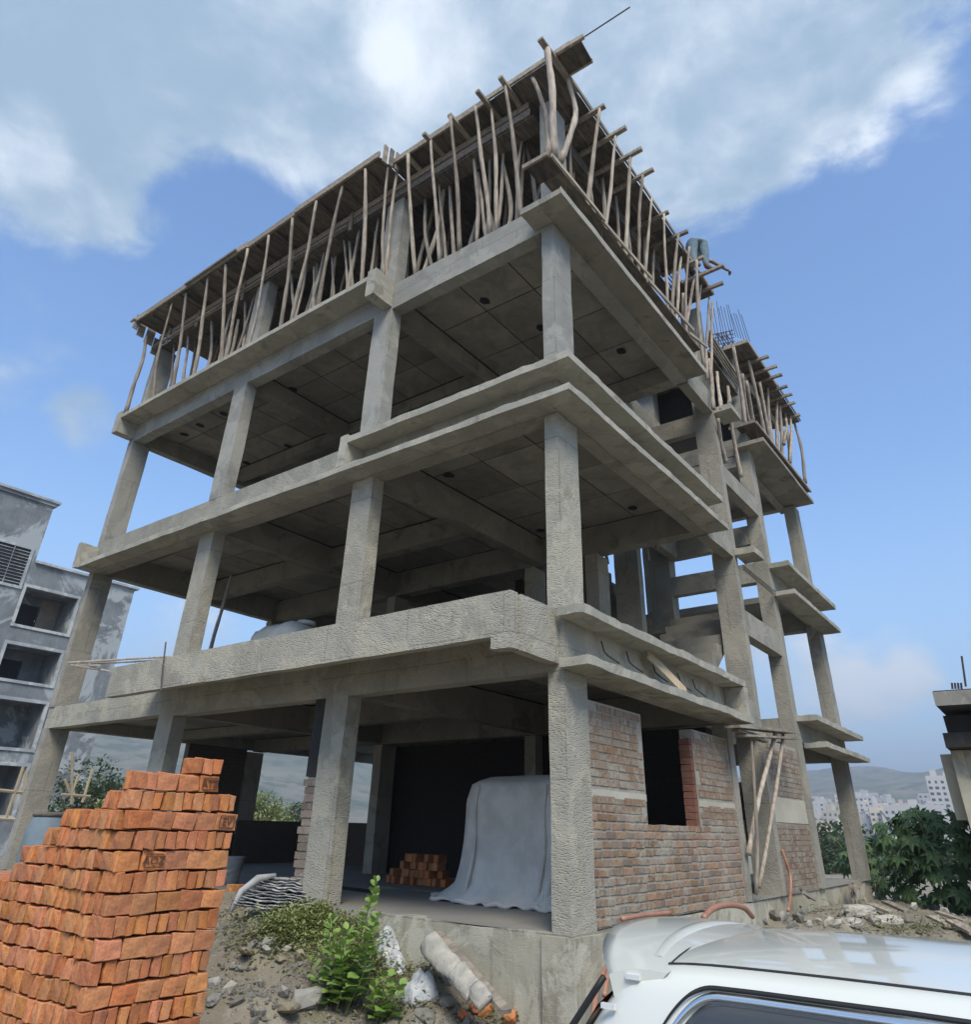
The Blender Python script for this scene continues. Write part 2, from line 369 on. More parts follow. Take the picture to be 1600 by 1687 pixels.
ORD = ['first', 'second', 'third', 'fourth', 'fifth', 'sixth', 'seventh', 'eighth', 'ninth', 'tenth', 'eleventh', 'twelfth', 'thirteenth', 'fourteenth', 'fifteenth', 'sixteenth', 'seventeenth', 'eighteenth', 'nineteenth', 'twentieth', 'twenty-first', 'twenty-second', 'twenty-third', 'twenty-fourth', 'twenty-fifth', 'twenty-sixth', 'twenty-seventh', 'twenty-eighth', 'twenty-ninth', 'thirtieth', 'thirty-first', 'thirty-second', 'thirty-third', 'thirty-fourth', 'thirty-fifth', 'thirty-sixth', 'thirty-seventh', 'thirty-eighth', 'thirty-ninth', 'fortieth']
ORD += [TENS[n//10]+('ieth' if n % 10 == 0 else 'y-'+ONES[n % 10]) for n in range(41, 70)]
# ================================================================== terrain
CTRL = [(0,0,-.80),(0,.8,-.66),(0,1.5,-.45),(0,2.4,-.12),(0,3.3,-.05),(0,5,-.04),(0,7,-.04),(0,9,-.05),(0,11,-.05),(0,13,-.05),
 (-.5,.5,-.82),(-.5,1.5,-.62),(-.5,2.4,-.32),(-.5,3.3,-.15),(-.5,5,-.08),(-.5,7,-.08),(-1.2,0,-.92),(-1.2,1.5,-.82),(-1.2,2.6,-.55),(-1.2,3.6,-.35),(-1.2,5,-.25),(-1.2,7,-.25),
 (-2,.5,-.95),(-2,2,-.88),(-2,3.2,-.68),(-2,5,-.55),(-2,7,-.55),(-3,0,-.96),(-3,2,-.95),(-3,4,-.9),(-3,6,-.9),(-5,0,-.96),(-5,3,-.96),(-5,6,-.96),(-7,-3,-.96),(-5,-3,-.96),(-3,-3,-.96),(-8,6,-.96),
 (-.6,-.6,-.93),(1,-.3,-.78),(2.5,-.3,-.55),(4,-.3,-.36),(6,-.3,-.24),(8,-.3,-.26),(10,-.3,-.3),(12.5,-.3,-.36),(2,-1.3,-.85),(4,-1.3,-.62),(6,-1.3,-.48),(8,-1.3,-.42),(10,-1.4,-.45),(12.5,-1.2,-.5),
 (4,-2.6,-.85),(7,-2.6,-.6),(10,-2.8,-.55),(13,-2.6,-.6),(16,-1,-.7),(16,3,-.8),(2,-4,-.95),(6,-5,-.9),(12,-5,-.8),(14,8,-.6),(8,14,-.3),(0,16,-.3),(16,14,-.8),(-4,12,-.6),(-8,14,-.9),(0,-8,-.96),(-8,-8,-.96),(14,-9,-1)]
def hgt(x, y, detail=True):
    sw = sh = 0.0
    for cx_, cy_, cz in CTRL:
        d2 = (x-cx_)**2+(y-cy_)**2+.05
        q = 1/(d2*d2); sw += q; sh += q*cz
    z = sh/sw
    r = sqrt(x*x+y*y)
    if r > 16: z = z + (-1.6-z)*min(1, (r-16)/60)
    if detail and r < 40:
        off = 1.0 if not (-8 < x < -2.6 and y < 0) else .25
        p = Vector((x, y, 0))
        z += off*(noise.noise(p*1.1)*.07+noise.noise(p*3.7)*.045+noise.noise(p*11)*.022+abs(noise.noise(p*23))*.018)
    return z
def axis(a, b, step, far):
    l = []; x = a
    while x <= b+1e-6: l.append(x); x += step
    s = step; x = b
    while x < far: s *= 1.28; x += s; l.append(x)
    s = step; x = a; m = []
    while x > -far: s *= 1.28; x -= s; m.append(x)
    return m[::-1]+l
xs = axis(-4.2, 9, .075, 5000); ys = axis(-2.4, 8.5, .075, 5000)
bm = bmesh.new(); grid = []
for x in xs:
    row = []
    for y in ys:
        inside = .5 < x < 11.5 and .5 < y < 10.5
        z = -.6 if inside else hgt(x, y)
        row.append(bm.verts.new((x, y, z)))
    grid.append(row)
for i in range(len(xs)-1):
    for k in range(len(ys)-1):
        bm.faces.new((grid[i][k], grid[i+1][k], grid[i+1][k+1], grid[i][k+1]))
g = obj('ground', bm, 'soil', smooth=True); tag(g, 'rough grey brown earth and rubble around the unfinished building', kind='structure')
# hills -------------------------------------------------------------
def hill_top(az):     # tangent of the ridge's elevation angle
    d = math.degrees(az-YAW)
    t = .060 + .004*sin(d*.21+1.0)+.003*sin(d*.7)
    if d > 2: t += .085*min(1, (d-2)/14)
    if d < -20: t += .004*(-20-d)/10
    return t
def hill_h(r, az):
    s = min(1, max(0, (r-420)/1000)); s = s*s*(3-2*s)
    return -1.6 + s*hill_top(az)*1420 + (noise.noise(Vector((r*cos(az)*.006, r*sin(az)*.006, 0)))*16+noise.noise(Vector((r*cos(az)*.02, r*sin(az)*.02, 3)))*5)*s
bm = bmesh.new(); rows = []
NA = 200; RS = [400+i*34 for i in range(34)]+[1560, 1700, 1900, 2300]
for i in range(NA+1):
    az = YAW + radians(75) - radians(150)*i/NA; row = []
    for r in RS:
        z = hill_h(r, az) if r < 1520 else hill_h(1520, az)-(r-1520)*.02
        row.append(bm.verts.new((r*cos(az), r*sin(az), z-.5)))
    rows.append(row)
for i in range(NA):
    for k in range(len(RS)-1):
        bm.faces.new((rows[i][k], rows[i][k+1], rows[i+1][k+1], rows[i+1][k]))
hl = obj('hills', bm, 'hill_scrub', smooth=True); tag(hl, 'long hazy brown and green scrub hill behind the city', kind='structure')
# city --------------------------------------------------------------
random.seed(11)
COLN = {'city_white': 'white', 'city_cream': 'cream', 'city_pink': 'pale pink'}
def city_block(az, r, wd, dp, h, m, lab, grp, tower=False):
    z = hill_h(r, az)-1
    root = empty('apartment_block', (r*cos(az), r*sin(az), z), lab, 'apartment block', grp)
    root.rotation_euler.z = az+random.uniform(-.5, .5)
    bm = bmesh.new(); add_box(bm, -dp/2, dp/2, -wd/2, wd/2, 0, h, 50, 0)
    for k in range(random.choice((1, 2))):
        a = random.uniform(-wd/2, wd/2-4); add_box(bm, -dp*.3, dp*.2, a, a+random.uniform(2.5, 4), h, h+random.uniform(2, 3.4), 50, 0)
    me = mesh_of('walls', bm, m); link('walls', me, root, loc=(0, 0, 0))
    bm = bmesh.new(); nf = int(h//3.1); nc = int(wd//3.2)
    for f_ in range(nf):
        for c_ in range(nc):
            if random.random() < .15: continue
            y = -wd/2+(c_+.5)*wd/nc; zz = f_*3.1+1.0
            ww = random.choice((1.1, 1.5, 1.9))
            add_box(bm, -dp/2-.1, -dp/2+.1, y-ww/2, y+ww/2, zz, zz+1.4, 9, 0)
    link('window', mesh_of('windows', bm, 'window_dark'), root, loc=(0, 0, 0))['kind'] = 'stuff'
    return root
az_of = lambda u, v: atan2(ray(u, v).y, ray(u, v).x)
CITY = []
for k in range(80):
    u = 1300 + 300*((k*.618) % 1); r = random.uniform(520, 790)
    m = random.choice(['city_white']*4+['city_cream']*2+['city_pink'])
    rb_ = city_block(az_of(u, 1350), r, random.uniform(11, 24), random.uniform(8, 14), random.choice((7, 10, 10, 13, 16))*.85, m,
        'x', 'distant %s town blocks' % COLN[m]); CITY.append((u, m, rb_))
for m in COLN:
    for i, c_ in enumerate(sorted([c for c in CITY if c[1] == m], key=lambda c: c[0])): c_[2]['label'] = 'distant %s town block, %s from the left among them' % (COLN[m], ORD[i])
city_block(az_of(1568, 1330), 520, 13, 12, 33, 'city_white', 'tallest white apartment tower of the distant town, beside the cream building', None)
city_block(az_of(1520, 1350), 500, 30, 12, 18, 'city_white', 'wide white apartment block in front of the tall white tower of the distant town', None)
city_block(az_of(1480, 1350), 560, 26, 12, 15, 'city_cream', 'wide cream apartment block left of the tall white tower of the distant town', None)
# ================================================================== the building
B = empty('unfinished_building', (0, 0, 0), 'unfinished four storey concrete frame building with brick infill on its ground floor', 'building')
Z1b, Z1t, Z2b, Z2t, Z3b, Z3t, Z4 = 2.19, 2.82, 5.18, 5.85, 8.23, 8.75, 11.2
# plinth and floors
pl = box('plinth', 'concrete_plinth', B, .0, 4.7, .0, 11.25, -1.2, -.012, .25, .022)
bmx = bmesh.new()
add_box(bmx, 4.702, 12.2, .06, 11.25, -1.2, -.014, .4, .015)
obj('plinth', bmx, 'concrete_plinth', B)
box('plinth_pier', 'concrete_plinth', B, -.03, .5, -.03, .28, -1.2, -.03, .12, .012)
box('floor_slab', 'concrete_floor', B, .02, 11.9, .04, 11.1, -.01, .0, 1.0, .0)
cid = 0
def column(x0, x1, y0, y1, segs):
    for (z0, z1, m) in segs:
        box('column', m, B, x0, x1, y0, y1, z0, z1, .14, .0075)
LO, MI, UPM = 'concrete_low', 'concrete_mid', 'concrete_up'
def full(x0, x1, y0, y1, top=10.9, a=LO, b=LO, c=UPM, d=UPM):
    column(x0, x1, y0, y1, [(0 if x0 > .1 or y0 > .1 else -.03, Z1b, a), (Z1t, Z2b, b), (Z2t, Z3b, c), (Z3t, top, d)])
full(0, .45, 0, .19, 10.95)
full(0, .225, 3.09, 3.49, 10.8)
full(0, .225, 6.9, 7.3, 10.8, LO, LO, UPM, UPM)
column(0, .40, 11.0, 11.2, [(0, 2.23, MI), (2.60, Z2b, MI), (Z2t, Z3b, UPM), (Z3t, 10.8, UPM)])
# ground floor brick pier facing of column B and sooty column behind it
full(4.5, 4.9, 3.3, 3.52); full(4.5, 4.9, 6.9, 7.12); full(4.4, 4.8, 10.98, 11.18)
full(4.5, 4.9, 1.95, 2.2, 5.9)
E1 = [(0, Z1b, MI), (Z1b, Z2b, MI), (Z2b, Z3b, MI), (Z3b, 10.9, UPM)]
column(6.01, 6.2, .0, .40, E1)
column(6.01, 6.2, 1.87, 2.38, E1)
column(8.16, 8.5, .0, .27, [(0, 3.0, MI), (3.0, 5.5, MI), (5.5, Z3b, MI), (Z3b, 10.9, UPM)])
column(8.16, 8.5, 2.1, 2.6, [(0, Z1b, MI), (Z1b, Z2b, MI), (Z2b, Z3b, MI), (Z3b, 10.9, UPM)])
column(11.7, 12.1, .0, .28, [(0, 2.5, MI), (2.5, 5.4, MI), (5.4, Z3b+.05, MI)])
column(11.7, 12.1, 4.0, 4.3, [(0, Z1b, MI), (Z1t, 5.1, MI), (5.7, Z3b+.1, MI)])
column(8.2, 8.6, 5.2, 5.5, [(0, Z1b, MI), (Z1t, 5.1, MI), (5.7, Z3b, MI)])
column(8.2, 8.6, 8.8, 9.1, [(0, Z1b, MI), (Z1t, 5.1, MI), (5.7, Z3b, MI)])
box('column', MI, B, 4.51, 4.70, 0, .23, 0, Z1b, .14, .006)          # pier at the end of the brick wall
def beam(x0, x1, y0, y1, z0, z1, m='concrete_mid', **k):
    return box('beam', m, B, x0, x1, y0, y1, z0, z1, .22, .006, **k)
# floor 1
beam(.004, .225, .19, 7.32, Z1b, Z1t-.003, LO); beam(.02, .225, 7.322, 11.2, 2.23, 2.60, LO)
beam(.004, 4.9, .006, .186, Z1b+.004, Z1t-.004, LO)
# floors 2, 3
beam(.004, .225, .19, 11.2, Z2b, Z2t-.003)
beam(.004, 4.7, .006, .186, Z2b+.004, Z2t-.004)
beam(.004, .225, .24, 11.2, Z3b, Z3t-.003, UPM)
beam(.004, 4.7, .006, .236, Z3b+.004, Z3t-.004, UPM)
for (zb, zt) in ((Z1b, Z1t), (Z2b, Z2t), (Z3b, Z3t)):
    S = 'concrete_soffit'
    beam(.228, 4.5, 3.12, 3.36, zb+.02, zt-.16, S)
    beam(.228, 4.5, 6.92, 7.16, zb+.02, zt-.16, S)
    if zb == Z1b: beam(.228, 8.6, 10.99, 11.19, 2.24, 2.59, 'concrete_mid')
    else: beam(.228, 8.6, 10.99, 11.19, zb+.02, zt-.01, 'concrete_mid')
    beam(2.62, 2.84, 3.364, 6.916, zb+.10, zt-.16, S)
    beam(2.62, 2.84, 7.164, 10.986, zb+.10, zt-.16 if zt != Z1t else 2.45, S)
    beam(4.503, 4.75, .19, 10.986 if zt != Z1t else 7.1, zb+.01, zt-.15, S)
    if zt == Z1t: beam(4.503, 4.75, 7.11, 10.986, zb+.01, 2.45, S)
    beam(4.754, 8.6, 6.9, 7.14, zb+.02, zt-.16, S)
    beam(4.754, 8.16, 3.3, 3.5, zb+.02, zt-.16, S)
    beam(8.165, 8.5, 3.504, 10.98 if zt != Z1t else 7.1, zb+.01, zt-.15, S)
# slabs and their formwork imprints
random.seed(5)
def slab(x0, x1, y0, y1, zt, th, m='concrete_floor'):
    box('floor_slab', m, B, x0, x1, y0, y1, zt-th, zt, .8, .004)
def panels(x0, x1, y0, y1, z, px=1.15, py=.92):
    nx = max(1, round((x1-x0)/px)); ny = max(1, round((y1-y0)/py))
    for i in range(nx):
        for k in range(ny):
            a, b = x0+(x1-x0)*i/nx, x0+(x1-x0)*(i+1)/nx; c, d = y0+(y1-y0)*k/ny, y0+(y1-y0)*(k+1)/ny
            dz = random.uniform(0, .006); g_ = .012
            bm = bmesh.new(); add_box(bm, a+g_, b-g_, c+g_, d-g_, z-.008-dz, z-.001, 9, 0)
            o = obj('soffit_panel', bm, 'soffit_panel_concrete', B)
            for (hx, hy) in HOLES:
                pass
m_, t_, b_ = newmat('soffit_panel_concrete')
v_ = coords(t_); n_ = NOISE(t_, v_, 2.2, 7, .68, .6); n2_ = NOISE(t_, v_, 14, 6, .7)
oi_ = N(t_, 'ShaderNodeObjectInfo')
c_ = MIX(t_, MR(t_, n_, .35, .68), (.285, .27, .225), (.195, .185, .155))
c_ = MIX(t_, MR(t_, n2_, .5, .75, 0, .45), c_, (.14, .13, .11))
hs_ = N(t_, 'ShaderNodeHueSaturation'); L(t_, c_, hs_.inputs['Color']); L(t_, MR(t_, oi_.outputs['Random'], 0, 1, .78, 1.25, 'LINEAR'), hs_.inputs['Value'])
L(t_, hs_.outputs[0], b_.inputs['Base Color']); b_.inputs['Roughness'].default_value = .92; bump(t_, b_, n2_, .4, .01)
HOLES = []
simple('slab_core', (.045, .042, .036), .95, bmp=.3)
slab(.23, 8.6, 3.0, 7.15, Z1t, .13, 'slab_core'); slab(.23, 8.6, 7.17, 11.19, 2.60, .13, 'slab_core'); slab(.23, 4.75, .19, 3.0, Z1t, .13, 'slab_core')
slab(.23, 8.6, 3.5, 11.19, Z2t, .13, 'slab_core'); slab(.23, 4.75, .19, 3.5, Z2t, .13, 'slab_core')
slab(.23, 8.6, 3.5, 11.19, Z3t, .13, 'slab_core'); slab(.23, 4.75, .19, 3.5, Z3t, .13, 'slab_core')
for zt in (Z1t, Z2t, Z3t):
    z = zt-.131
    panels(.24, 4.5, .2, 3.11, z, 1.05, .97)
    for (y0, y1) in ((3.37, 6.91), (7.17, 10.98)):
        zz = z if (zt != Z1t or y0 < 5) else 2.469
        panels(.24, 2.61, y0, y1, zz, .8, .88); panels(2.85, 4.5, y0, y1, zz, .82, .88)
    panels(4.76, 8.16, 3.51, 6.89, z, 1.1, 1.1); panels(4.76, 8.16, 7.15, 10.98, z if zt != Z1t else 2.469, 1.1, 1.25)
# openings left for fan boxes in the soffits
def fanbox(x, y, z, r=.10):
    bm = bmesh.new(); rr = [r*random.uniform(.8, 1.15) for _ in range(14)]
    a = [bm.verts.new((x+rr[i]*cos(2*pi*i/14), y+rr[i]*.8*sin(2*pi*i/14), z-.022)) for i in range(14)]
    b = [bm.verts.new((x+rr[i]*.7*cos(2*pi*i/14), y+rr[i]*.55*sin(2*pi*i/14), z-.015)) for i in range(14)]
    bm.faces.new(b[::-1])
    for i in range(14): bm.faces.new((a[i], b[i], b[(i+1) % 14], a[(i+1) % 14]))
    obj('ceiling_socket', bm, 'black_void', B)
for (u, v, z) in [(799, 495, Z3t), (892, 540, Z3t), (1024, 577, Z3t), (483, 641, Z3t), (474, 734, Z3t), (406, 762, Z3t), (303, 715, Z3t), (369, 681, Z3t), (330, 700, Z3t),
                  (740, 782, Z2t), (718, 843, Z2t), (825, 717, Z2t), (1043, 836, Z2t), (890, 873, Z2t), (383, 962, Z2t), (466, 995, Z2t), (540, 1007, Z2t)]:
    if z: p = at(u, v, 'z', z-.14); fanbox(p.x, p.y, z-.13, .105)
# sunshade slabs (edges uneven)
def shade(x0, x1, y0, y1, z0, z1, m='concrete_edge'):
    return box('sunshade_slab', m, B, x0, x1, y0, y1, z0, z1, .14, .014, rag=.02)
# floor 1, right side
shade(-.12, 4.72, -.30, .0, 2.70, 2.79); shade(-.10, 4.78, -.32, -.002, 2.20, 2.29)
box('beam', 'concrete_edge', B, 4.6, 4.75, -.30, -.004, 2.30, 2.69, .2, .01)
# floor 2 (wraps the corner)
shade(-.33, 4.78, -.36, .0, 5.21, 5.30); shade(-.33, -.001, .002, 11.05, 5.21, 5.30)
shade(-.33, 4.70, -.36, .0, 5.665, 5.765); shade(-.33, -.001, .002, 3.36, 5.665, 5.765)
# floor 3
box('sunshade_slab', 'concrete_soffit', B, -.38, 4.75, -.36, .002, 8.30, 8.40, .16, .01)
box('sunshade_edge', 'concrete_edge', B, -.39, 4.755, -.372, -.36, 8.295, 8.41, .16, .008)
box('sunshade_slab', 'concrete_edge', B, -.38, -.001, .004, .30, 8.30, 8.40, .16, .01)
box('sunshade_slab', 'concrete_edge', B, -.40, -.001, 3.30, 11.0, 8.64, 8.73, .2, .008)
# stubs
def stub(x0, x1, y0, y1, z0, z1): box('beam_stub', 'concrete_edge', B, x0, x1, y0, y1, z0, z1, .12, .014, rag=.03)
stub(-.42, -.001, 3.10, 3.29, 8.28, 8.80); stub(-.42, -.001, 11.005, 11.2, 8.30, 8.80)
stub(-.33, -.001, 3.363, 3.52, 5.303, 5.80); stub(-.36, -.001, 11.055, 11.2, 5.22, 5.72)
# first floor balcony upstand
bm = bmesh.new()
add_box(bm, -.80, -.68, .10, 7.5, 2.39, 2.82, .2, .006)
obj('balcony_upstand', bm, LO, B)
box('balcony_upstand', LO, B, -.676, .0, .06, .18, 2.26, 2.80, .14, .008)
box('balcony_slab', 'concrete_mid', B, -.675, -.002, .185, 7.48, 2.62, 2.74, .3, .006)
box('balcony_end_block', LO, B, -.81, -.66, .085, .32, 2.27, 2.388, .1, .01)
# right block (beyond the stair bay): slabs and beams
for (z0, z1) in ((2.21, 2.75), (5.10, 5.68)):
    beam(8.503, 11.697, .01, .22, z0+.1, z1, MI); beam(11.72, 11.98, .3, 4.2, z0, z1, MI); slab(8.5 if z0 < 3 else 10.4, 12.1, .22, 4.3, z1+.001, .13)
shade(8.35, 12.2, -.38, .0, 2.66, 2.76); shade(8.6, 12.25, -.42, .0, 2.22, 2.31)
shade(8.25, 12.1, -.40, .0, 5.60, 5.70); shade(8.25, 12.0, -.42, .0, 5.02, 5.11)
slab(8.2, 12.1, .0, 4.3, 8.70, .16); box('sunshade_slab', 'concrete_soffit', B, 7.95, 12.0, -.42, .26, 8.34, 8.43, .2, .01)
beam(8.2, 12.1, .27, .45, 8.28, 8.69, MI); beam(11.75, 11.95, .46, 4.2, 8.28, 8.69, MI)
beam(8.16, 8.4, .275, 4.2, 8.28, 8.69, MI)
# ties and landing beams of the stair bay
def tie(x0, x1, y0, y1, z0, z1): beam(x0, x1, y0, y1, z0, z1, MI)
tie(6.203, 8.158, .005, .2, 3.82, 4.26); tie(6.203, 8.158, .005, .2, 6.74, 7.12)
tie(4.76, 6.008, .004, .2, Z3b, Z3b+.5); tie(4.76, 6.008, .004, .2, Z2b, Z2b+.5); tie(4.76, 6.008, .004, .2, Z1b, Z1b+.5)
tie(6.203, 8.158, 1.88, 2.07, 6.16, 6.6); tie(6.203, 8.158, 1.88, 2.07, 9.1, 9.5)
tie(8.17, 8.38, .273, 2.09, 6.17, 6.58); tie(8.17, 8.38, .273, 2.09, 5.34, 5.75); tie(8.17, 8.38, .273, 2.09, 8.0, 8.26); tie(8.17, 8.38, .273, 2.09, 2.3, 2.7)
tie(6.02, 6.19, .405, 1.866, 7.9, 8.3); tie(6.02, 6.19, .405, 1.866, 9.2, 9.6)
box('small_ledge', 'concrete_edge', B, 6.05, 6.62, -.36, -.002, 8.22, 8.34, .15, .01)
box('small_ledge', 'concrete_edge', B, 6.05, 6.62, -.36, -.002, 5.22, 5.34, .15, .01)
# stair flights
def flight(x0, x1, y0, y1, z0, z1, n):
    bm = bmesh.new(); dirx = x1 > x0
    pr = []
    for i in range(n):
        a = x0+(x1-x0)*i/n; za = z0+(z1-z0)*i/n; zb = z0+(z1-z0)*(i+1)/n
        pr += [(a, za), (a, zb)]
    pr += [(x1, z1), (x1, z1-.17), (x0, z0-.17)]
    a = [bm.verts.new((p[0], y0, p[1])) for p in pr]; b = [bm.verts.new((p[0], y1, p[1])) for p in pr]
    bm.faces.new(a); bm.faces.new(b[::-1])
    for i in range(len(pr)):
        k = (i+1) % len(pr); bm.faces.new((a[i], b[i], b[k], a[k]))
    bmesh.ops.recalc_face_normals(bm, faces=bm.faces)
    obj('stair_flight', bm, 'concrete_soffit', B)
for k in range(3):
    zb = 0 if k == 0 else (Z1t if k == 1 else Z2t); zt = (Z1t, Z2t, Z3t)[k]; zm = (zb+zt)/2+.15
    flight(5.0, 7.2, .45, 1.7, zb+.02, zm, 8)
    box('stair_landing', 'concrete_mid', B, 7.2, 8.15, .3, 3.2, zm-.16, zm, .3, .01, rag=.06)
    flight(7.2, 5.0, 2.5, 3.28, zm, zt, 8)
# back and inner walls, indoor shade put into the brick colour
def wallbm(bm, x0, x1, y, z0, z1, L_=.22, H_=.078, axis_='x', out=-1, pr=.006, seed=1):
    """joined relief of bricks on a wall face"""
    rnd = random.Random(seed); r = 0; z = z0
    while z+H_*.6 < z1:
        a = x0 - (L_/2 if r % 2 else 0)
        while a < x1:
            s, e = max(a, x0)+.006, min(a+L_, x1)-.006
            if e-s > .03:
                d = pr+rnd.uniform(-.003, .004)
                if axis_ == 'x': add_box(bm, s, e, min(y, y+out*d), max(y, y+out*d), z+.006, min(z+H_, z1)-.006, 9, 0)
                else: add_box(bm, min(y, y+out*d), max(y, y+out*d), s, e, z+.006, min(z+H_, z1)-.006, 9, 0)
            a += L_
        z += H_; r += 1
def rough_wall(x0, x1, y0, y1, z0, z1, faceax, facev, out, m='brick_shade', seed=1):
    box('brick_wall', m, B, x0, x1, y0, y1, z0, z1, 2, 0)
    bm = bmesh.new()
    if faceax == 'x': wallbm(bm, y0, y1, facev, z0, z1, axis_='y', out=out, seed=seed)
    else: wallbm(bm, x0, x1, facev, z0, z1, axis_='x', out=out, seed=seed)
    tag(obj('brick_facing', bm, m, B), kind='stuff')
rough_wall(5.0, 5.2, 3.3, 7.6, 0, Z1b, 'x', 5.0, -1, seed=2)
rough_wall(6.2, 6.4, 7.2, 10.9, 0, .82, 'x', 6.2, -1, 'brick_half_shade', seed=3)
rough_wall(4.4, 6.4, 10.97, 11.17, 0, .82, 'y', 10.97, -1, 'brick_half_shade', seed=8)
rough_wall(.45, 4.3, 10.98, 11.15, 0, .60, 'y', 10.98, -1, 'brick_half_shade', seed=4)
rough_wall(2.9, 4.35, 10.99, 11.14, .0, 2.236, 'y', 10.99, -1, 'brick_half_shade', seed=12)
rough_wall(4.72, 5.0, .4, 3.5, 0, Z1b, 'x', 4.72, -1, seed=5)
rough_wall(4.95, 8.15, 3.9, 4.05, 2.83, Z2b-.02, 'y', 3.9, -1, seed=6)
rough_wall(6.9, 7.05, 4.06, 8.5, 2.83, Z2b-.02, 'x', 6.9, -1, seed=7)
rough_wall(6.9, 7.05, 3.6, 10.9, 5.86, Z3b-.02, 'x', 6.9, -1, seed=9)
rough_wall(7.9, 8.1, 4.0, 10.9, 8.76, 11.0, 'x', 7.9, -1, seed=10)  # this wall and the next added so the top storey stays dark
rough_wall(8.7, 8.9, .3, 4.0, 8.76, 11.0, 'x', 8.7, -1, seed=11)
# brick pier beside column B, sooty above
for k in range(15): box('brick', 'brick_wall_far', B, .03+.012*(k % 2), .26, 3.50, 3.70+.02*(k % 3), .085*k, .085*k+.073, 9, .004)
box('pier_core', 'mortar', B, .05, .25, 3.495, 3.69, 0, 1.29, .3, .0)
box('sooty_pier', 'concrete_dark', B, .03, .26, 3.495, 3.72, 1.292, Z1b, .1, .012)
# ------------------------------------------------------------------ outer brick wall, brick by brick
BR = []
def brick_variants(mat, l, h, d, n=4, j=.004, seed=3):
    out = []
    rnd = random.Random(seed)
    for k in range(n):
        bm = bmesh.new(); bmesh.ops.create_cube(bm, size=1)
        for v in bm.verts: v.co = Vector((v.co.x*l+rnd.uniform(-j, j), v.co.y*d, v.co.z*h+rnd.uniform(-j, j)))
        bmesh.ops.bevel(bm, geom=list(bm.edges), offset=.005, segments=1, affect='EDGES')
        out.append(mesh_of('brick', bm, mat))
    return out
cnt = 0; overflow = []
def brick_wall(x0, x1, zlo, zhi, holes, mats, H_=.0785, L_=.205, bandz=None, seed=1, lim=0, y=.03, top_rag=0):
    """wall in the plane y, mortar body plus separate bricks standing 5-9 mm proud"""
    global cnt
    rnd = random.Random(seed)
    w_ = empty('brick_wall'); w_.parent = B
    bm = bmesh.new(); cuts = sorted({x0, x1, *[h[0] for h in holes], *[h[1] for h in holes]})
    for a, b in zip(cuts[:-1], cuts[1:]):
        zs = [(zlo, zhi)]
        for (h0, h1, z0, z1) in holes:
            if a >= h0-1e-4 and b <= h1+1e-4: zs = [(zlo, z0)]
        for s, e in zs: add_box(bm, a, b, y, y+.17, s, e, .5, .0)
    obj('mortar', bm, 'mortar', w_)
    var = {m: brick_variants(m, L_-.016, H_-.017, .03, seed=5) for m in set(mats)}
    varh = {m: brick_variants(m, L_/2-.016, H_-.017, .03, seed=6) for m in set(mats)}
    z = zlo; r = 0; stuff = {}
    while z+H_*.7 < zhi:
        a = x0-(L_*.5 if r % 2 else 0)*rnd.uniform(.8, 1.1)
        while a < x1:
            head = rnd.random() < (.65 if r % 3 == 1 else .12)
            l = L_/2 if head else L_
            s, e = max(a, x0), min(a+l, x1); c = (s+e)/2; zc = z+H_/2
            ok = e-s > l*.45 and not any(h0-.01 < e-.03 and s+.03 < h1+.01 and h2 < zc < h3 for (h0, h1, h2, h3) in holes)
            if bandz and bandz[0]-.01 < zc < bandz[1]+.01: ok = False
            if ok and z+H_*1.9 > zhi and rnd.random() < .3: ok = False
            if ok:
                m = rnd.choice(mats)
                yy = y-.006+rnd.uniform(-.003, .004)+.012
                if cnt < 285 or lim == 0 and cnt < 285:
                    me = rnd.choice((varh if head else var)[m])
                    o = link('brick', me, w_, loc=(c, yy, zc+rnd.uniform(-.003, .003)), rot=(rnd.uniform(-.02, .02), rnd.uniform(-.012, .012), rnd.uniform(-.02, .02)))
                    o.scale.x = (e-s-.012)/(l-.014)
                    cnt += 1
                else:
                    bmx = stuff.setdefault(m, bmesh.new()); add_box(bmx, s+.007, e-.007, yy-.015, yy+.015, z+.007, z+H_-.007, 9, 0)
            a += l
        z += H_; r += 1
    for m, bmx in stuff.items(): tag(obj('brick_facing', bmx, m, w_), kind='stuff')
    if bandz:
        for a, b in zip(cuts[:-1], cuts[1:]):
            if any(a >= h0-1e-4 and b <= h1+1e-4 and h2 < bandz[1] for (h0, h1, h2, h3) in holes): continue
            box('concrete_band', 'band_cream', w_, a+.002, b-.002, y-.008, y+.12, bandz[0], bandz[1], .1, .006)
    return w_
W1 = brick_wall(.46, 4.50, .0, 1.98, [(1.72, 3.22, .835, 3)], ['brick_wall', 'brick_wall', 'brick_wall_far'], bandz=(1.075, 1.145), seed=4)
jm = brick_variants('brick_red', .10, .066, .15, seed=9)
for k in range(13):
    link('brick', jm[k % 4], W1, loc=(3.19, .115, .885+.0785*k)).scale.z = 1.12
W2 = brick_wall(6.21, 8.15, .0, 2.17, [], ['brick_wall_far', 'brick_wall_far', 'brick_wall'], bandz=(.955, 1.31), seed=8, y=.05)
# ledge and hooks between the two slabs of the first floor
for k, u in enumerate((0.75, 1.35, 2.05, 2.8, 3.3)):
    bm = bmesh.new(); a = Vector((u, -.03, 2.62))
    add_tube(bm, [a, a+Vector((0, -.03, -.12)), a+Vector((.03, -.06, -.16)), a+Vector((.30, -.05, -.19)), a+Vector((.33, -.02, -.17))], .009, 5)
    obj('rebar_hook', bm, 'steel_bar', B)
plank('loose_board', 'timber_pale', B, (1.75, -.10, 2.68), (2.45, -.26, 2.30), .16, .02, up=(0, -1, .3))
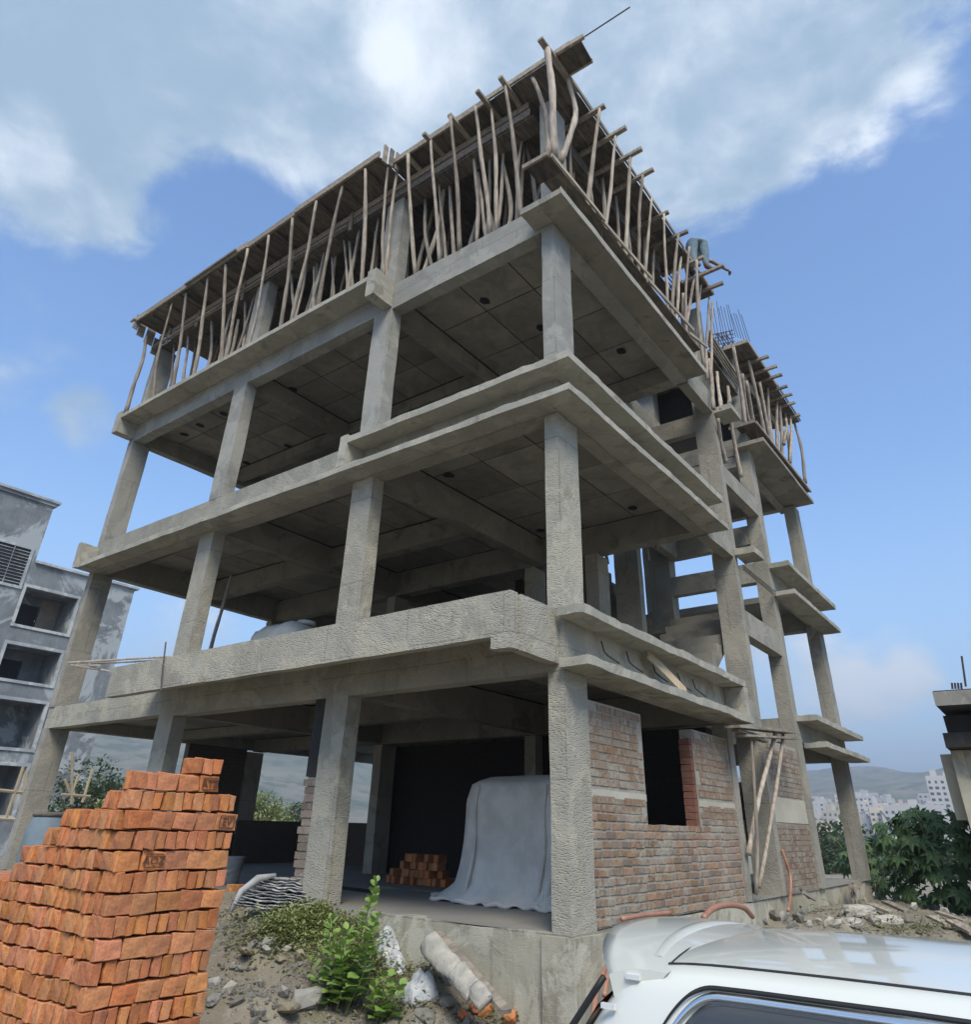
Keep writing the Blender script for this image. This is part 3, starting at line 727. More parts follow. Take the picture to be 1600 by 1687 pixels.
# ================================================================== roof formwork
random.seed(21)
FW = empty('roof_formwork', (0, 0, 11.2), 'rough timber roof formwork deck on props over the main part of the unfinished building', 'formwork')
ZD = 11.2
def boards(x0, x1, y0, y1, z, bx, by, mat='timber_dark', root=FW, skip=None):
    nx = max(1, round((x1-x0)/bx)); ny = max(1, round((y1-y0)/by))
    for i in range(nx):
        for k in range(ny):
            a, b = x0+(x1-x0)*i/nx, x0+(x1-x0)*(i+1)/nx; c, d = y0+(y1-y0)*k/ny, y0+(y1-y0)*(k+1)/ny
            if skip and skip((a+b)/2, (c+d)/2): continue
            dz = random.uniform(-.008, .008)
            bm = bmesh.new(); add_box(bm, a+.004, b-.004, c+.004, d-.004, z+dz, z+dz+.028, 9, 0)
            obj('formwork_board', bm, mat, root)
boards(-.63, -.0, 3.12, 11.12, ZD, .7, .42)
boards(-.39, .0, -.33, 3.1, ZD, .5, .40)
boards(.0, 4.7, .0, 11.12, ZD+.01, 1.18, .93)
boards(4.7, 8.0, 3.2, 11.12, ZD+.01, 1.6, 1.3)
boards(.0, 4.6, -.33, -.0, ZD, .42, .4)
boards(4.6, 6.2, -.33, .35, ZD, .4, .7, skip=lambda x, y: x > 5.0 and x < 5.4)
# fascia boards, doubled and slightly out of line
y = 3.12
while y < 11.05:
    l = random.uniform(1.5, 2.4); e = min(11.12, y+l); dx = random.uniform(-.02, .02)
    plank('fascia_board', 'timber_plank', FW, (-.65+dx, y, ZD+.055), (-.65+dx+random.uniform(-.01, .01), e, ZD+.055+random.uniform(-.015, .015)), .045, .15, j=.004)
    if random.random() < .7: plank('fascia_board', 'timber_plank', FW, (-.70+dx, y+.3, ZD+.03), (-.70+dx, e+.15, ZD+.03), .05, .045)
    y = e
plank('fascia_board', 'timber_plank', FW, (-.405, 3.1, ZD+.05), (-.405, .9, ZD+.05), .04, .13); plank('fascia_board', 'timber_plank', FW, (-.42, .95, ZD+.06), (-.40, -.62, ZD+.09), .04, .10)
plank('fascia_board', 'timber_plank', FW, (-.40, -.35, ZD+.07), (2.0, -.355, ZD+.07), .03, .08); plank('fascia_board', 'timber_plank', FW, (2.0, -.36, ZD+.06), (4.5, -.36, ZD+.06), .03, .08); plank('fascia_board', 'timber_plank', FW, (4.5, -.34, ZD+.06), (6.2, -.34, ZD+.05), .03, .08)
# corner box plank
bm = bmesh.new(); add_plank(bm, (-.22, -.30, ZD-.01), (-.20, -.80, ZD-.01), .36, .03); obj('corner_board', bm, 'timber_dark', FW)
plank('corner_board', 'timber_plank', FW, (-.04, -.33, ZD+.0), (-.03, -.80, ZD+.0), .03, .09)
plank('corner_board', 'timber_plank', FW, (-.44, -.3, ZD+.02), (-.40, -.86, ZD+.05), .05, .08)
plank('corner_board', 'timber_plank', FW, (-.80, -.34, ZD-.05), (.25, -.36, ZD-.05), .09, .05)
plank('corner_board', 'timber_dark', FW, (-.42, -.34, ZD-.03), (.05, -.34, ZD-.03), .12, .03)
# stacked edge boards at the step in the deck, and left end
for k in range(3):
    plank('cleat', 'timber_plank', FW, (-.60+.12*k, 3.04-.03*k, ZD-.14), (-.60+.12*k, 3.04-.03*k, ZD+.28), .09, .03, up=(0, 1, 0))
plank('cleat', 'timber_plank', FW, (-.66, 11.1, ZD-.22), (-.62, 11.14, ZD+.20), .12, .03, up=(0, 1, 0)); plank('cleat', 'timber_plank', FW, (-.48, 11.16, ZD-.30), (-.48, 11.16, ZD+.12), .16, .03, up=(0, 1, 0))
plank('cleat', 'timber_plank', FW, (-.25, 11.18, ZD-.38), (-.25, 11.16, ZD+.05), .2, .03, up=(0, 1, 0))
plank('cleat', 'timber_plank', FW, (-.05, 11.2, ZD-.55), (-.05, 11.2, ZD-.1), .14, .03, up=(0, 1, 0))
# beam forms along the front: two boards high with cleats
y = .35
while y < 11.0:
    l = random.uniform(1.8, 2.6); e = min(y+l, 11.1); a = random.uniform(-.012, .012)
    plank('beam_form_board', 'timber_plank', FW, (-.035+a, y, 10.90), (-.035, e, 10.90), .025, .15); plank('beam_form_board', 'timber_plank', FW, (-.05, y+.02, 11.07), (-.05+a, e, 11.07), .025, .13)
    if y > 3: plank('beam_form_board', 'timber_plank', FW, (-.11, y+.1, 10.80), (-.11, e+.1, 10.81), .05, .04)
    y = e+.01
for y in (4.4, 6.1, 7.7, 9.4, 10.6): plank('cleat', 'timber_plank', FW, (-.075, y, 10.66+random.uniform(-.1, .05)), (-.075, y+.02, 11.14), .09, .025, up=(1, 0, 0))
boards(-.02, .30, .3, 11.0, 10.79, .5, 1.5)
y = .4
while y < 4.5:
    plank('beam_form_board', 'timber_dark', FW, (y, .20, 10.95), (y+1.35, .20, 10.95), .03, .26); y += 1.4
boards(.3, 6.0, .21, .46, 10.81, 1.4, .5)
for x in (2.7, 4.6):
    for k in range(5): plank('beam_form_board', 'timber_dark', FW, (x, .5+k*2.1, 10.97), (x, 2.55+k*2.1, 10.97), .28, .30)
for y_ in (3.3, 7.1): 
    for k in range(3): plank('beam_form_board', 'timber_dark', FW, (.35+k*1.5, y_, 10.97), (1.8+k*1.5, y_, 10.97), .28, .30)
# joists with their ends sticking out
J = [(668,253),(698,220),(740,189),(786,150),(824,127)]
for (u, v) in J:
    p = at(u, v, 'z', ZD-.04); plank('joist', 'timber_plank', FW, p, (p.x+random.uniform(.9, 1.3), p.y-random.uniform(-.05, .12), ZD-.04), .075, .06)
for (u, v) in [(997,174),(1032,210),(1058,245),(1077,279),(1102,349),(1134,381),(1193,437),(1192,466),(1160,423)]:
    p = at(u, v, 'z', ZD-.04); plank('joist', 'timber_plank', FW, p, (p.x+random.uniform(-.04, .08), p.y+random.uniform(.8, 1.1), ZD-.04), .075, .06)
for k in range(12):
    y = 3.5+k*.64; plank('joist', 'timber_dark', FW, (-.60, y, ZD-.035), (.0, y+.05, ZD-.035), .07, .06)
# right block formwork
FR = empty('roof_formwork', (8, 0, 10.8), 'smaller timber roof formwork deck over the right hand block behind the stair bay', 'formwork')
boards(7.75, 12.1, -.48, 3.6, 10.82, .62, .8, root=FR)
plank('fascia_board', 'timber_plank', FR, (7.74, -.5, 10.86), (10.0, -.5, 10.86), .03, .08); plank('fascia_board', 'timber_plank', FR, (10.0, -.51, 10.87), (12.1, -.5, 10.87), .03, .08); plank('fascia_board', 'timber_plank', FR, (7.74, -.48, 10.86), (7.74, 1.5, 10.86), .03, .10)
for (u, v) in [(1267,587),(1281,603),(1289,617),(1298,636),(1306,649),(1311,663),(1319,683)]:
    p = at(u, v, 'z', 10.78); plank('joist', 'timber_plank', FR, p, (p.x, p.y+random.uniform(.8, 1.2), 10.78), .075, .06)
plank('beam_form_board', 'timber_plank', FR, (8.0, -.03, 10.55), (12.0, -.03, 10.55), .03, .24)
# plank platform above the third floor sunshade
FP = empty('plank_platform', (0, -.3, 8.85), 'narrow plank platform above the third floor sunshade along the right hand face', 'platform')
x = -.56
while x < 4.6:
    l = random.uniform(1.2, 2.0); e = min(x+l, 4.75)
    plank('plank', 'timber_dark', FP, (x, -.16, 8.86), (e, -.18, 8.86), .30, .03); plank('edge_board', 'timber_plank', FP, (x, -.345, 8.87), (e, -.36-(e*.02), 8.87), .03, .07)
    x = e+.005
bm = bmesh.new(); add_plank(bm, (-.42, -.30, 8.855), (-.42, .05, 8.855), .33, .03); obj('plank', bm, 'timber_dark', FP)
plank('edge_board', 'timber_plank', FP, (-.60, -.31, 8.88), (-.60, .10, 8.88), .04, .07)
for x in (-.05, 1.0, 2.0, 3.0, 4.0): plank('post', 'timber_pole', FP, (x, -.26, 8.402), (x, -.26, 8.84), .07, .07)
FP2 = empty('plank_platform', (10, -.3, 8.8), 'narrow plank platform above the sunshade of the right hand block', 'platform')
plank('plank', 'timber_dark', FP2, (7.85, -.12, 8.78), (10.2, -.14, 8.78), .42, .03); plank('plank', 'timber_dark', FP2, (10.21, -.12, 8.78), (12.2, -.14, 8.78), .42, .03)
plank('edge_board', 'timber_plank', FP2, (7.9, -.345, 8.80), (12.25, -.36, 8.80), .03, .07); plank('edge_board', 'timber_plank', FP2, (7.83, -.34, 8.80), (7.85, .25, 8.80), .03, .07)
for x in (8.0, 9.2, 10.4, 11.6): plank('post', 'timber_pole', FP2, (x, -.30, 8.432), (x, -.30, 8.76), .06, .06)
# stair bay form
FS = empty('stair_bay_formwork', (7, 0, 10), 'stack of side boards shuttering the stair bay beam below the roof', 'formwork')
for k in range(4):
    plank('side_board', 'timber_plank', FS, (6.22, -.02-.03*k, 10.15+.10*k-.04*k), (8.12, -.02-.03*k, 9.95+.10*k-.04*k), .028, .075)
plank('bottom_board', 'timber_dark', FS, (6.25, .12, 9.9), (8.1, .12, 9.75), .26, .03)
# ------------------------------------------------------------------ props
def crooked(a, b, r, amp=.035, seg=7):
    a = Vector(a); b = Vector(b); d = (b-a); n = 11; pts = []; rad = []
    o1 = Vector((random.uniform(-1, 1), random.uniform(-1, 1), 0))*amp*1.7; ph = random.uniform(0, 6)
    for i in range(n+1):
        t = i/n
        pts.append(a+d*t+o1*sin(pi*t)+Vector((cos(ph+t*7), sin(ph*1.7+t*6), 0))*amp*.4*sin(pi*t))
        rad.append(r*(1.14-.34*t)*random.uniform(.84, 1.16))
    bm = bmesh.new(); add_tube(bm, pts, rad, seg); return bm
PL = []   # (image x, object, zone)
def prop(p, q, zone, r=None, mat='timber_pole', amp=.035):
    r = r or random.uniform(.027, .039)
    bm = crooked(p, q, r, amp); bmesh.ops.translate(bm, verts=bm.verts, vec=-Vector(p))
    o = obj('wooden_prop', bm, mat, None, smooth=True); o.location = p
    d = Vector(p)-CAM; PL.append((PX+F*d.dot(RT)/d.dot(fwd), o, zone)); return o
def c2(x, y): return 150+x/2.6667, 200+y/2.6667
def c1(x, y): return 600+x/2.2857, y/2.2857
def c4(x, y): return 1100+x/4.216, 350+y/4.216
def cB(x, y): return 1130+x/4.685, 540+y/4.685
leftp = [((285,1195),(355,800)),((325,1180),(380,930)),((365,1160),(418,755)),((455,1100),(512,690)),((480,1085),(540,840)),((585,1030),(592,630)),((598,1010),(688,560)),((530,1060),(630,780)),
 ((665,985),(690,735)),((690,970),(780,500)),((610,1010),(730,720)),((838,885),(885,425)),((868,875),(960,560)),((897,850),(890,610)),((880,860),(990,350)),((930,835),(1035,520)),((985,790),(980,640)),
 ((1000,800),(1105,285)),((1100,740),(1120,465)),((1055,765),(1060,600)),((1118,730),(1190,410)),((1150,700),(1135,530)),((1195,690),(1205,210)),((1205,680),(1272,365)),((1262,640),(1285,530)),((1290,665),(1305,205)),((395,1140),(440,895)),((560,1040),(640,900))]
INN = {1, 4, 7, 8, 10, 12, 13, 15, 16, 18, 19, 20, 21, 23, 24, 26, 27}
for i, (a, b) in enumerate(leftp):
    inner = i in INN
    p = at(*c2(*a), 'x', -.02 if inner else -.2); p.z = 8.735; p.x = .12 if inner else -.2
    if inner:
        q = at(*c2(*b), 'x', .10); q.z = min(max(q.z, 10.3), 10.78) if q.z < 10.85 else 10.78; q.x = max(.02, q.x)
    else: q = at(*c2(*b), 'z', ZD-.07)
    prop(p, q, 'front' if not inner else 'front inner')
# outermost raking prop, at the left end
prop(at(*c2(150, 1280), 'x', -.36), at(*c2(245, 935), 'z', 10.95), 'end', .04, amp=.07)
abp = [((195,1010),(165,580)),((222,1000),(310,620)),((262,980),(235,660)),((285,970),(250,530)),((342,935),(322,690)),((362,920),(325,440)),((425,890),(410,550)),((465,840),(430,650)),((475,860),(418,400)),
 ((500,850),(480,410)),((545,820),(525,620)),((488,850),(525,490)),((590,790),(530,320)),((575,800),(600,450)),((85,1030),(125,640))]
IN2 = {1, 2, 4, 7, 10, 11, 13}
for i, (a, b) in enumerate(abp):
    inner = i in IN2
    p = at(*c1(*a), 'z', 8.74); p.x = min(max(p.x, .03), .3)
    p = at(*c1(*a), 'x', .14 if inner else .04); p.z = 8.745
    q = at(*c1(*b), 'z', ZD-.07) if not inner else at(*c1(*b), 'x', .3); q.z = min(q.z, ZD-.07)
    prop(p, q, 'corner bay')
# at the corner column
prop(at(*c1(692, 590), 'x', -.42), at(*c1(635, 295), 'z', ZD-.03), 'corner', .045, amp=.05)
prop(at(*c1(740, 610), 'y', -.22), at(*c1(768, 295), 'z', ZD-.06), 'corner', .045, amp=.07)
pq = prop(at(*c1(716, 590), 'x', -.30), at(*c1(690, 185), 'z', ZD-.08), 'corner', .058, amp=.03)
rp = [((795,700),(778,490)),((830,745),(888,410)),((862,780),(845,650)),((885,800),(895,650)),((895,810),(948,510)),((962,920),(945,720)),((972,910),(1003,590)),((1005,960),(990,840)),((1025,990),(1050,660)),
 ((1048,1010),(1085,740)),((1090,1070),(1090,930)),((1135,1120),(1130,805)),((1145,1100),(1185,880)),((1195,1143),(1225,930)),((1245,1130),(1253,980)),((1060,1040),(1055,880))]
IN3 = {0, 2, 3, 5, 7, 10, 15}
for i, (a, b) in enumerate(rp):
    inner = i in IN3
    p = at(*c1(*a), 'y', .12 if inner else -.15); p.z = 8.75 if inner else 8.88
    q = at(*c1(*b), 'y', .12) if inner else at(*c1(*b), 'z', ZD-.07); q.z = min(q.z, ZD-.07)
    prop(p, q, 'right')
for a, b in [((130,800),(110,560)),((80,720),(160,240)),((10,520),(75,160)),((240,900),(265,430)),((265,940),(300,540)),((165,820),(205,330))]:
    p = at(*c4(*a), 'y', -.05); p.z = 8.88; q = at(*c4(*b), 'y', -.25); q.z = min(q.z, ZD-.07); prop(p, q, 'right')
for a, b in [((322,1365),(290,1020)),((376,1372),(345,1110)),((428,1350),(420,1210))]:
    prop(at(*c4(*a), 'y', -.16), at(*c4(*b), 'y', -.05), 'bay', .04, amp=.02)
for a, b in [((409,1742),(352,1430)),((514,1842),(440,1428))]:
    prop(at(*c4(*a), 'y', .02), at(*c4(*b), 'y', -.1), 'bay', .045, amp=.02)
for a, b in [((545,1480),(460,935)),((580,1465),(520,1120)),((605,1460),(548,1170)),((655,1475),(542,910)),((712,1540),(660,1030)),((727,1540),(720,1110)),((765,1600),(745,1165)),((775,1500),(785,1240)),((690,1500),(640,1180))]:
    p = at(*c4(*a), 'y', -.1); p.z = 8.80; q = at(*c4(*b), 'y', -.3); q.z = min(q.z, 10.76); prop(p, q, 'right block', .045, amp=.03)
for a, b in [((760,900),(775,700)),((810,1040),(805,620)),((925,1200),(830,690))]:
    prop(at(*cB(*a), 'y', -.3), at(*cB(*b), 'y', -.35), 'right block end', .038, amp=.04)
# deeper rows in the dark
random.seed(77)
for k in range(60):
    p = Vector((random.uniform(.35, 1.7), .5+k*.175, 8.76)); q = p+Vector((random.uniform(-.25, .25), random.uniform(-.3, .3), 2.4))
    prop(p, q, 'deep', mat='timber_pole')
for k in range(12):
    p = Vector((.7+k*.33, random.uniform(.5, 1.6), 8.76)); q = p+Vector((random.uniform(-.3, .3), random.uniform(-.2, .2), 2.4))
    prop(p, q, 'deep')
for k in range(7):
    p = Vector((7.1+random.uniform(-.3, .3), 1.9+k*.3, 5.9+random.uniform(0, .3))); prop(p, p+Vector((random.uniform(-.2, .2), .1, 2.0)), 'stair')
ZN = {'front': 'outer prop on the long left front, %s from the left',
      'front inner': 'inner prop under the long beam form, %s from the left',
      'corner bay': 'prop on the front beam of the corner bay, %s from the left',
      'corner': 'bent prop at the top corner column, %s from the left',
      'right': 'prop on the right hand face, %s from the corner column',
      'bay': 'wooden prop in the stair bay, %s from the left there',
      'right block': 'wooden prop on the right hand block, %s from the left',
      'right block end': 'thin raking prop at the far right end, %s of three'}
for z in ZN:
    l = sorted([t for t in PL if t[2] == z], key=lambda t: t[0])
    for i, t in enumerate(l): tag(t[1], ZN[z] % ORD[i], 'prop', 'wooden props under the roof formwork')
for t in PL:
    if t[2] == 'deep': tag(t[1], 'rough wooden prop standing in the dark behind the outer rows of the top storey', 'prop', 'deeper wooden props in the dark')
    if t[2] == 'stair': tag(t[1], 'wooden prop standing dimly behind the stair bay beams', 'prop', 'wooden props inside the stair bay')
    if t[2] == 'end': tag(t[1], 'long crooked outermost prop against the sky at the left end of the top storey', 'prop', 'wooden props under the roof formwork')
# ------------------------------------------------------------------ reinforcement
def rods(name, lab, pts, r=.008, mat='steel_bar', parentname='bar'):
    root = empty(name, pts[0][0], lab, 'rebar')
    for l in pts:
        bm = bmesh.new(); add_tube(bm, l, r, 5); obj(parentname, bm, mat, root)
rods('steel_bar', 'long single steel bar sticking out beyond the top corner of the formwork', [[Vector((-.36, -.30, 11.31)), Vector((-.355, -.8, 11.31)), Vector((-.30, -1.58, 11.40))]], .011)
random.seed(9)
rods('starter_bars', 'tall fan of thin vertical steel starter bars above the stair bay column', [[at(1176+i*4.6, 552+abs(i-6)*1.5, 'y', .15), at(1168+i*4.1+random.uniform(-1, 1), 500+random.uniform(-8, 10)+i*1.0, 'y', .15)] for i in range(14)], .008)
rr = []
for k in range(6): rr.append([at(1168+k*7, 551-k*1.2, 'y', .05), at(1171+k*8, 583-k*2, 'y', .05)])
for k in range(6): rr.append([at(1168, 553+k*6, 'y', .05), at(1208+k, 544+k*6, 'y', .05)])
for k in range(5): rr.append([at(1180+k*4, 549, 'y', .35), at(1196+k*5, 578, 'y', .35)])
rods('rebar_cage', 'dark beam reinforcement cage above the stair bay between the two formwork decks', rr, .013)
rr = []
for k in range(9):
    y = 2.95-k*.12; rr.append([Vector((-.1, y, 11.23)), Vector((-.1, y, 11.5+random.uniform(0, .1)))])
rr += [[Vector((-.1, 3.0, 11.40)), Vector((-.1, 2.0, 11.42))]]
rods('rebar_row', 'short row of upright steel bars at the step in the formwork edge', rr, .008)
rr = []
for y in (.0, .15, .35, .55, .8, 1.0, 1.5): rr.append([Vector((-.02, y, 11.23)), Vector((-.02, y+.01, 11.40+random.uniform(0, .15)))])
rods('rebar_row', 'scattered short upright steel bars on the deck near the corner column', rr, .009)
rr = []
for k in range(7): rr.append([Vector((5.0+k*.07, .1+.02*k, 10.6)), Vector((5.15+k*.09, .15, 11.5))])
for k in range(4): rr.append([Vector((4.8, .2, 10.75+k*.16)), Vector((5.8, .2, 10.8+k*.16))])
rods('rebar_cage', 'tangled dark reinforcement showing through the gap in the deck beside the worker', rr, .013)
rr = [[Vector((6.3, -.05, 5.02+k*.04)), Vector((8.2, -.06, 4.98+k*.05))] for k in range(3)]
rods('rebar_row', 'three thin horizontal bars crossing the stair bay at second floor level', rr, .009)
rr = [[Vector((6.3, 1.2, 2.8)), Vector((6.3, 1.2, 3.35))], [Vector((6.5, 1.1, 2.8)), Vector((6.5, 1.1, 3.3)), Vector((6.6, 1.0, 3.3)), Vector((6.6, 1.0, 2.8))]]
rods('starter_bars', 'small bent starter bars beside the stair landing on the first floor', rr, .01)
# ------------------------------------------------------------------ worker on the deck
def person():
    J = [(5.27, -.40, 12.02), (5.20, -.36, 11.93), (5.16, -.33, 11.60), (5.12, -.36, 11.28), (5.22, -.44, 11.25),      # pelvis, L hip, L knee, L ankle, L toe
         (5.36, -.50, 11.93), (5.36, -.52, 11.60), (5.34, -.52, 11.28), (5.45, -.60, 11.25),
         (5.46, -.28, 12.04), (5.60, -.16, 11.98), (5.70, -.10, 11.90), (5.78, -.06, 11.82), (5.84, -.02, 11.74),      # spine, chest, neck, head
         (5.66, -.30, 11.92), (5.84, -.52, 11.80), (5.96, -.74, 11.56), (5.99, -.79, 11.51),                           # near arm
         (5.58, -.02, 11.90), (5.72, .02, 11.66), (5.86, -.02, 11.48), (5.90, -.04, 11.44)]
    E_ = [(0,1),(1,2),(2,3),(3,4),(0,5),(5,6),(6,7),(7,8),(0,9),(9,10),(10,11),(11,12),(12,13),(10,14),(14,15),(15,16),(16,17),(10,18),(18,19),(19,20),(20,21)]
    R_ = [.175,.135,.09,.06,.045,.135,.09,.06,.045,.15,.15,.065,.085,.08,.06,.043,.033,.03,.06,.043,.033,.03]
    me = bpy.data.meshes.new('body'); me.from_pydata([Vector(j) for j in J], E_, [])
    o = bpy.data.objects.new('tmp', me); COL.objects.link(o)
    md = o.modifiers.new('s', 'SKIN'); md.use_smooth_shade = True
    for i, v in enumerate(me.skin_vertices[0].data): v.radius = (R_[i], R_[i]); v.use_root = (i == 0)
    o.modifiers.new('ss', 'SUBSURF').levels = 2
    dg = bpy.context.evaluated_depsgraph_get(); me2 = bpy.data.meshes.new_from_object(o.evaluated_get(dg))
    bpy.data.objects.remove(o)
    for k in ('denim', 'shirt', 'skin'): me2.materials.append(MATS[k])
    for p in me2.polygons:
        c = p.center; p.use_smooth = True
        p.material_index = 0 if (c.x < 5.44 and c.z > 11.33) else (1 if (c.x < 5.80 and c.z > 11.80) else 2)
    root = empty('person', (5.3, -.4, 11.25), 'worker in faded jeans bending over on the edge of the roof formwork, reaching down', 'person')
    link('body', me2, root)
    for (a, b) in (((5.99, -.79, 11.51), .0), ((5.90, -.04, 11.44), 1)):
        bm = bmesh.new(); a = Vector(a)
        for f_ in range(4): add_tube(bm, [a, a+Vector((.04, -.02+.013*f_, -.03)), a+Vector((.055, -.02+.014*f_, -.07-.006*f_))], [.011, .009, .007], 5)
        add_tube(bm, [a, a+Vector((.01, -.035, -.03)), a+Vector((.03, -.04, -.055))], [.012, .01, .008], 5)
        obj('fingers', bm, 'skin', root, smooth=True)
    bm = bmesh.new(); bmesh.ops.create_uvsphere(bm, u_segments=12, v_segments=8, radius=.10)
    bmesh.ops.translate(bm, verts=bm.verts, vec=Vector((5.86, -.02, 11.77))); obj('hair', bm, 'car_rubber', root, smooth=True)
person()
# ================================================================== brick stack
random.seed(31)
def gat(u, v, tmax=60):
    d = ray(u, v).normalized(); t = .5
    while t < tmax:
        p = CAM+d*t
        if p.z < hgt(p.x, p.y): return Vector((p.x, p.y, hgt(p.x, p.y)))
        t += .03
    return CAM+d*t
X0, Y0, ROW = -3.69, .82, .1075
ZTOP = 1.165
BS = empty('brick_stack', (X0, Y0, -.96), 'tall stepped stack of loose orange clay bricks at the left of the photo', 'brick stack')
def brick_mesh(l, d, h, seed, j=.0065, frog=False):
    rnd = random.Random(seed); bm = bmesh.new(); bmesh.ops.create_cube(bm, size=1)
    for v in bm.verts: v.co = Vector((v.co.x*l+rnd.uniform(-j, j), v.co.y*d+rnd.uniform(-j, j), v.co.z*h+rnd.uniform(-j, j)))
    bmesh.ops.subdivide_edges(bm, edges=list(bm.edges), cuts=1, use_grid_fill=True)
    for v in bm.verts: v.co += Vector([rnd.uniform(-j, j)*.5 for _ in range(3)])
    bmesh.ops.bevel(bm, geom=[e for e in bm.edges if len(e.link_faces) == 2 and e.calc_face_angle() > .9], offset=rnd.uniform(.0025, .0045), segments=1, affect='EDGES')
    me = mesh_of('brick', bm, 'brick_orange')
    return me
HM = [brick_mesh(.062, .15, ROW-.009, 100+i) for i in range(6)]      # header seen from the -y side: narrow in x
SM = [brick_mesh(.144, .067, ROW-.009, 200+i) for i in range(6)]
LM = [brick_mesh(.15, .081, ROW-.009, 300+i) for i in range(6)]      # header seen from the -x side: narrow in y
TM = [brick_mesh(.15, .136, ROW-.009, 400+i) for i in range(3)]
WX = {0: (-3.31, -3.10), 1: (-3.69, -3.11), 2: (-3.69, -2.96)}
LEFTPX = {1: (218, 1290), 2: (174, 1311), 3: (103, 1337), 4: (71, 1363), 5: (34, 1388), 6: (22, 1416)}
ymax_full = 3.3
bricks = 0; core = bmesh.new(); marks = []
def put(me, c, ang=0.0):
    global bricks
    r = random.uniform
    o = link('brick', me, BS, loc=(c[0]-X0+r(-.006, .006), c[1]-Y0+r(-.007, .006), c[2]+.96+r(-.002, .002)), rot=(r(-.025, .025), r(-.035, .035), ang+r(-.05, .05)))
    bricks += 1; return o
nrows = int((ZTOP+.96)/ROW)
for k in range(nrows):
    zt = ZTOP-ROW*k; zc = zt-ROW/2
    xa, xb = WX.get(k, (X0, -2.935+random.uniform(-.012, .012)))
    if k in LEFTPX: ye = at(LEFTPX[k][0], LEFTPX[k][1], 'x', X0).y
    else: ye = ymax_full
    if k == 0: ye = Y0+.16
    ye = max(ye, Y0+.16)
    visible = k < 14
    dy0 = .004*sin(k*1.3)
    if visible:
        stretch = (k % 2 == 1)
        if stretch:
            n = max(1, round((xb-xa)/.151)); w_ = (xb-xa)/n
            for i in range(n):
                if k == 1 and i in (0,):
                    for q in range(2): put(random.choice(HM), (xa+.035+q*.07, Y0+.08, zc))
                    continue
                o = put(random.choice(SM), (xa+w_*(i+.5), Y0+.036+dy0, zc)); o.scale.x = (w_-.004)/.147*random.uniform(.985, 1.0)
                if (k, i) in ((1, 3), (3, 4), (5, 1)): marks.append((o, {1: 'ATZ', 3: 'EV', 5: 'AOZ'}[k]))
            ys = Y0+.074
            tag_core = (xa+.16, xb-.004, Y0+.078, ye)
        else:
            x = xa
            while x < xb-.03:
                w_ = min(.068*random.uniform(.88, 1.12), xb-x)
                if xb-x-w_ < .03: w_ = xb-x
                o = put(random.choice(HM), (x+w_/2, Y0+.078+dy0+random.uniform(-.004, .006), zc)); o.scale.x = (w_-.004)/.064; x += w_
            ys = Y0+.158
            tag_core = (xa+.16, xb-.004, Y0+.162, ye)
        yl = min(ye, at(-25, 1430+12*max(0, k-7)*1.8, 'x', X0).y)
        y = ys
        while y < yl-.03:
            wide = random.random() < .13 and yl-y > .1
            w_ = .145 if wide else .088*random.uniform(.72, 1.22)
            w_ = min(w_, yl-y)
            wave = .012*sin(y*3.1+k*.5)+.006*sin(y*9+k)
            o = put(random.choice(TM if wide else LM), (xa+.077+random.uniform(-.006, .008)+wave, y+w_/2, zc-.02*max(0, y-1.2)*0)); o.scale.y = (w_-.004)/(.14 if wide else .085)
            if (k, len(marks)) in ((4, 1),): marks.append((o, 'OO'))
            y += w_
        if tag_core[3]-tag_core[2] > .03:
            a, b, c, d = tag_core; yy = c
            while yy < d:
                e = min(yy+.075, d); add_box(core, a, b, yy+.003, e-.003, zc-ROW/2+.003, zc+ROW/2-.004-random.uniform(0, .004), 9, .0); yy = e
        y0c, y1c = yl, ye
    else: y0c, y1c = Y0, ye
    yy = y0c
    while yy < y1c-.01:
        e = min(yy+.07, y1c); xx = X0+random.uniform(-.004, .006)
        add_box(core, xx, (X0+.155 if visible else -2.94), yy+.003, e-.003, zc-ROW/2+.002, zc+ROW/2-.004, 9, 0); yy = e
tag(obj('inner_bricks', core, 'brick_orange', BS), kind='stuff')
def lettering(txt, size):
    cu = bpy.data.curves.new('lettering', 'FONT'); cu.body = txt; cu.size = size; cu.extrude = .0015; cu.align_x = 'CENTER'; cu.align_y = 'CENTER'; cu.resolution_u = 2
    o = bpy.data.objects.new('tmp', cu); COL.objects.link(o)
    me = bpy.data.meshes.new_from_object(o.evaluated_get(bpy.context.evaluated_depsgraph_get())); bpy.data.objects.remove(o)
    me.materials.clear(); me.materials.append(MATS['brick_stamp']); return me
for o, t in marks:
    left = t == 'OO'
    bm = bmesh.new()
    w_, h_ = (.105, .062) if not left else (.075, .055)
    for (a, b, c, d) in ((-w_/2, w_/2, h_/2, h_/2+.006), (-w_/2, w_/2, -h_/2-.006, -h_/2), (-w_/2-.006, -w_/2, -h_/2, h_/2), (w_/2, w_/2+.006, -h_/2, h_/2)):
        add_box(bm, a, b, c, d, -.001, .0015, 9, 0)
    rot = (pi/2, 0, 0) if not left else (pi/2, 0, -pi/2); loc = (0, -.0405, 0) if not left else (-.080, 0, 0)
    link('stamp_frame', mesh_of('stamp_frame', bm, 'brick_stamp'), o, loc=loc, rot=rot)
    link('lettering', lettering(t, .066 if not left else .05), o, loc=loc, rot=rot)
bm = bmesh.new(); add_box(bm, -3.74, -2.9, 1.62, 2.35, .86, .885, .1, .006)
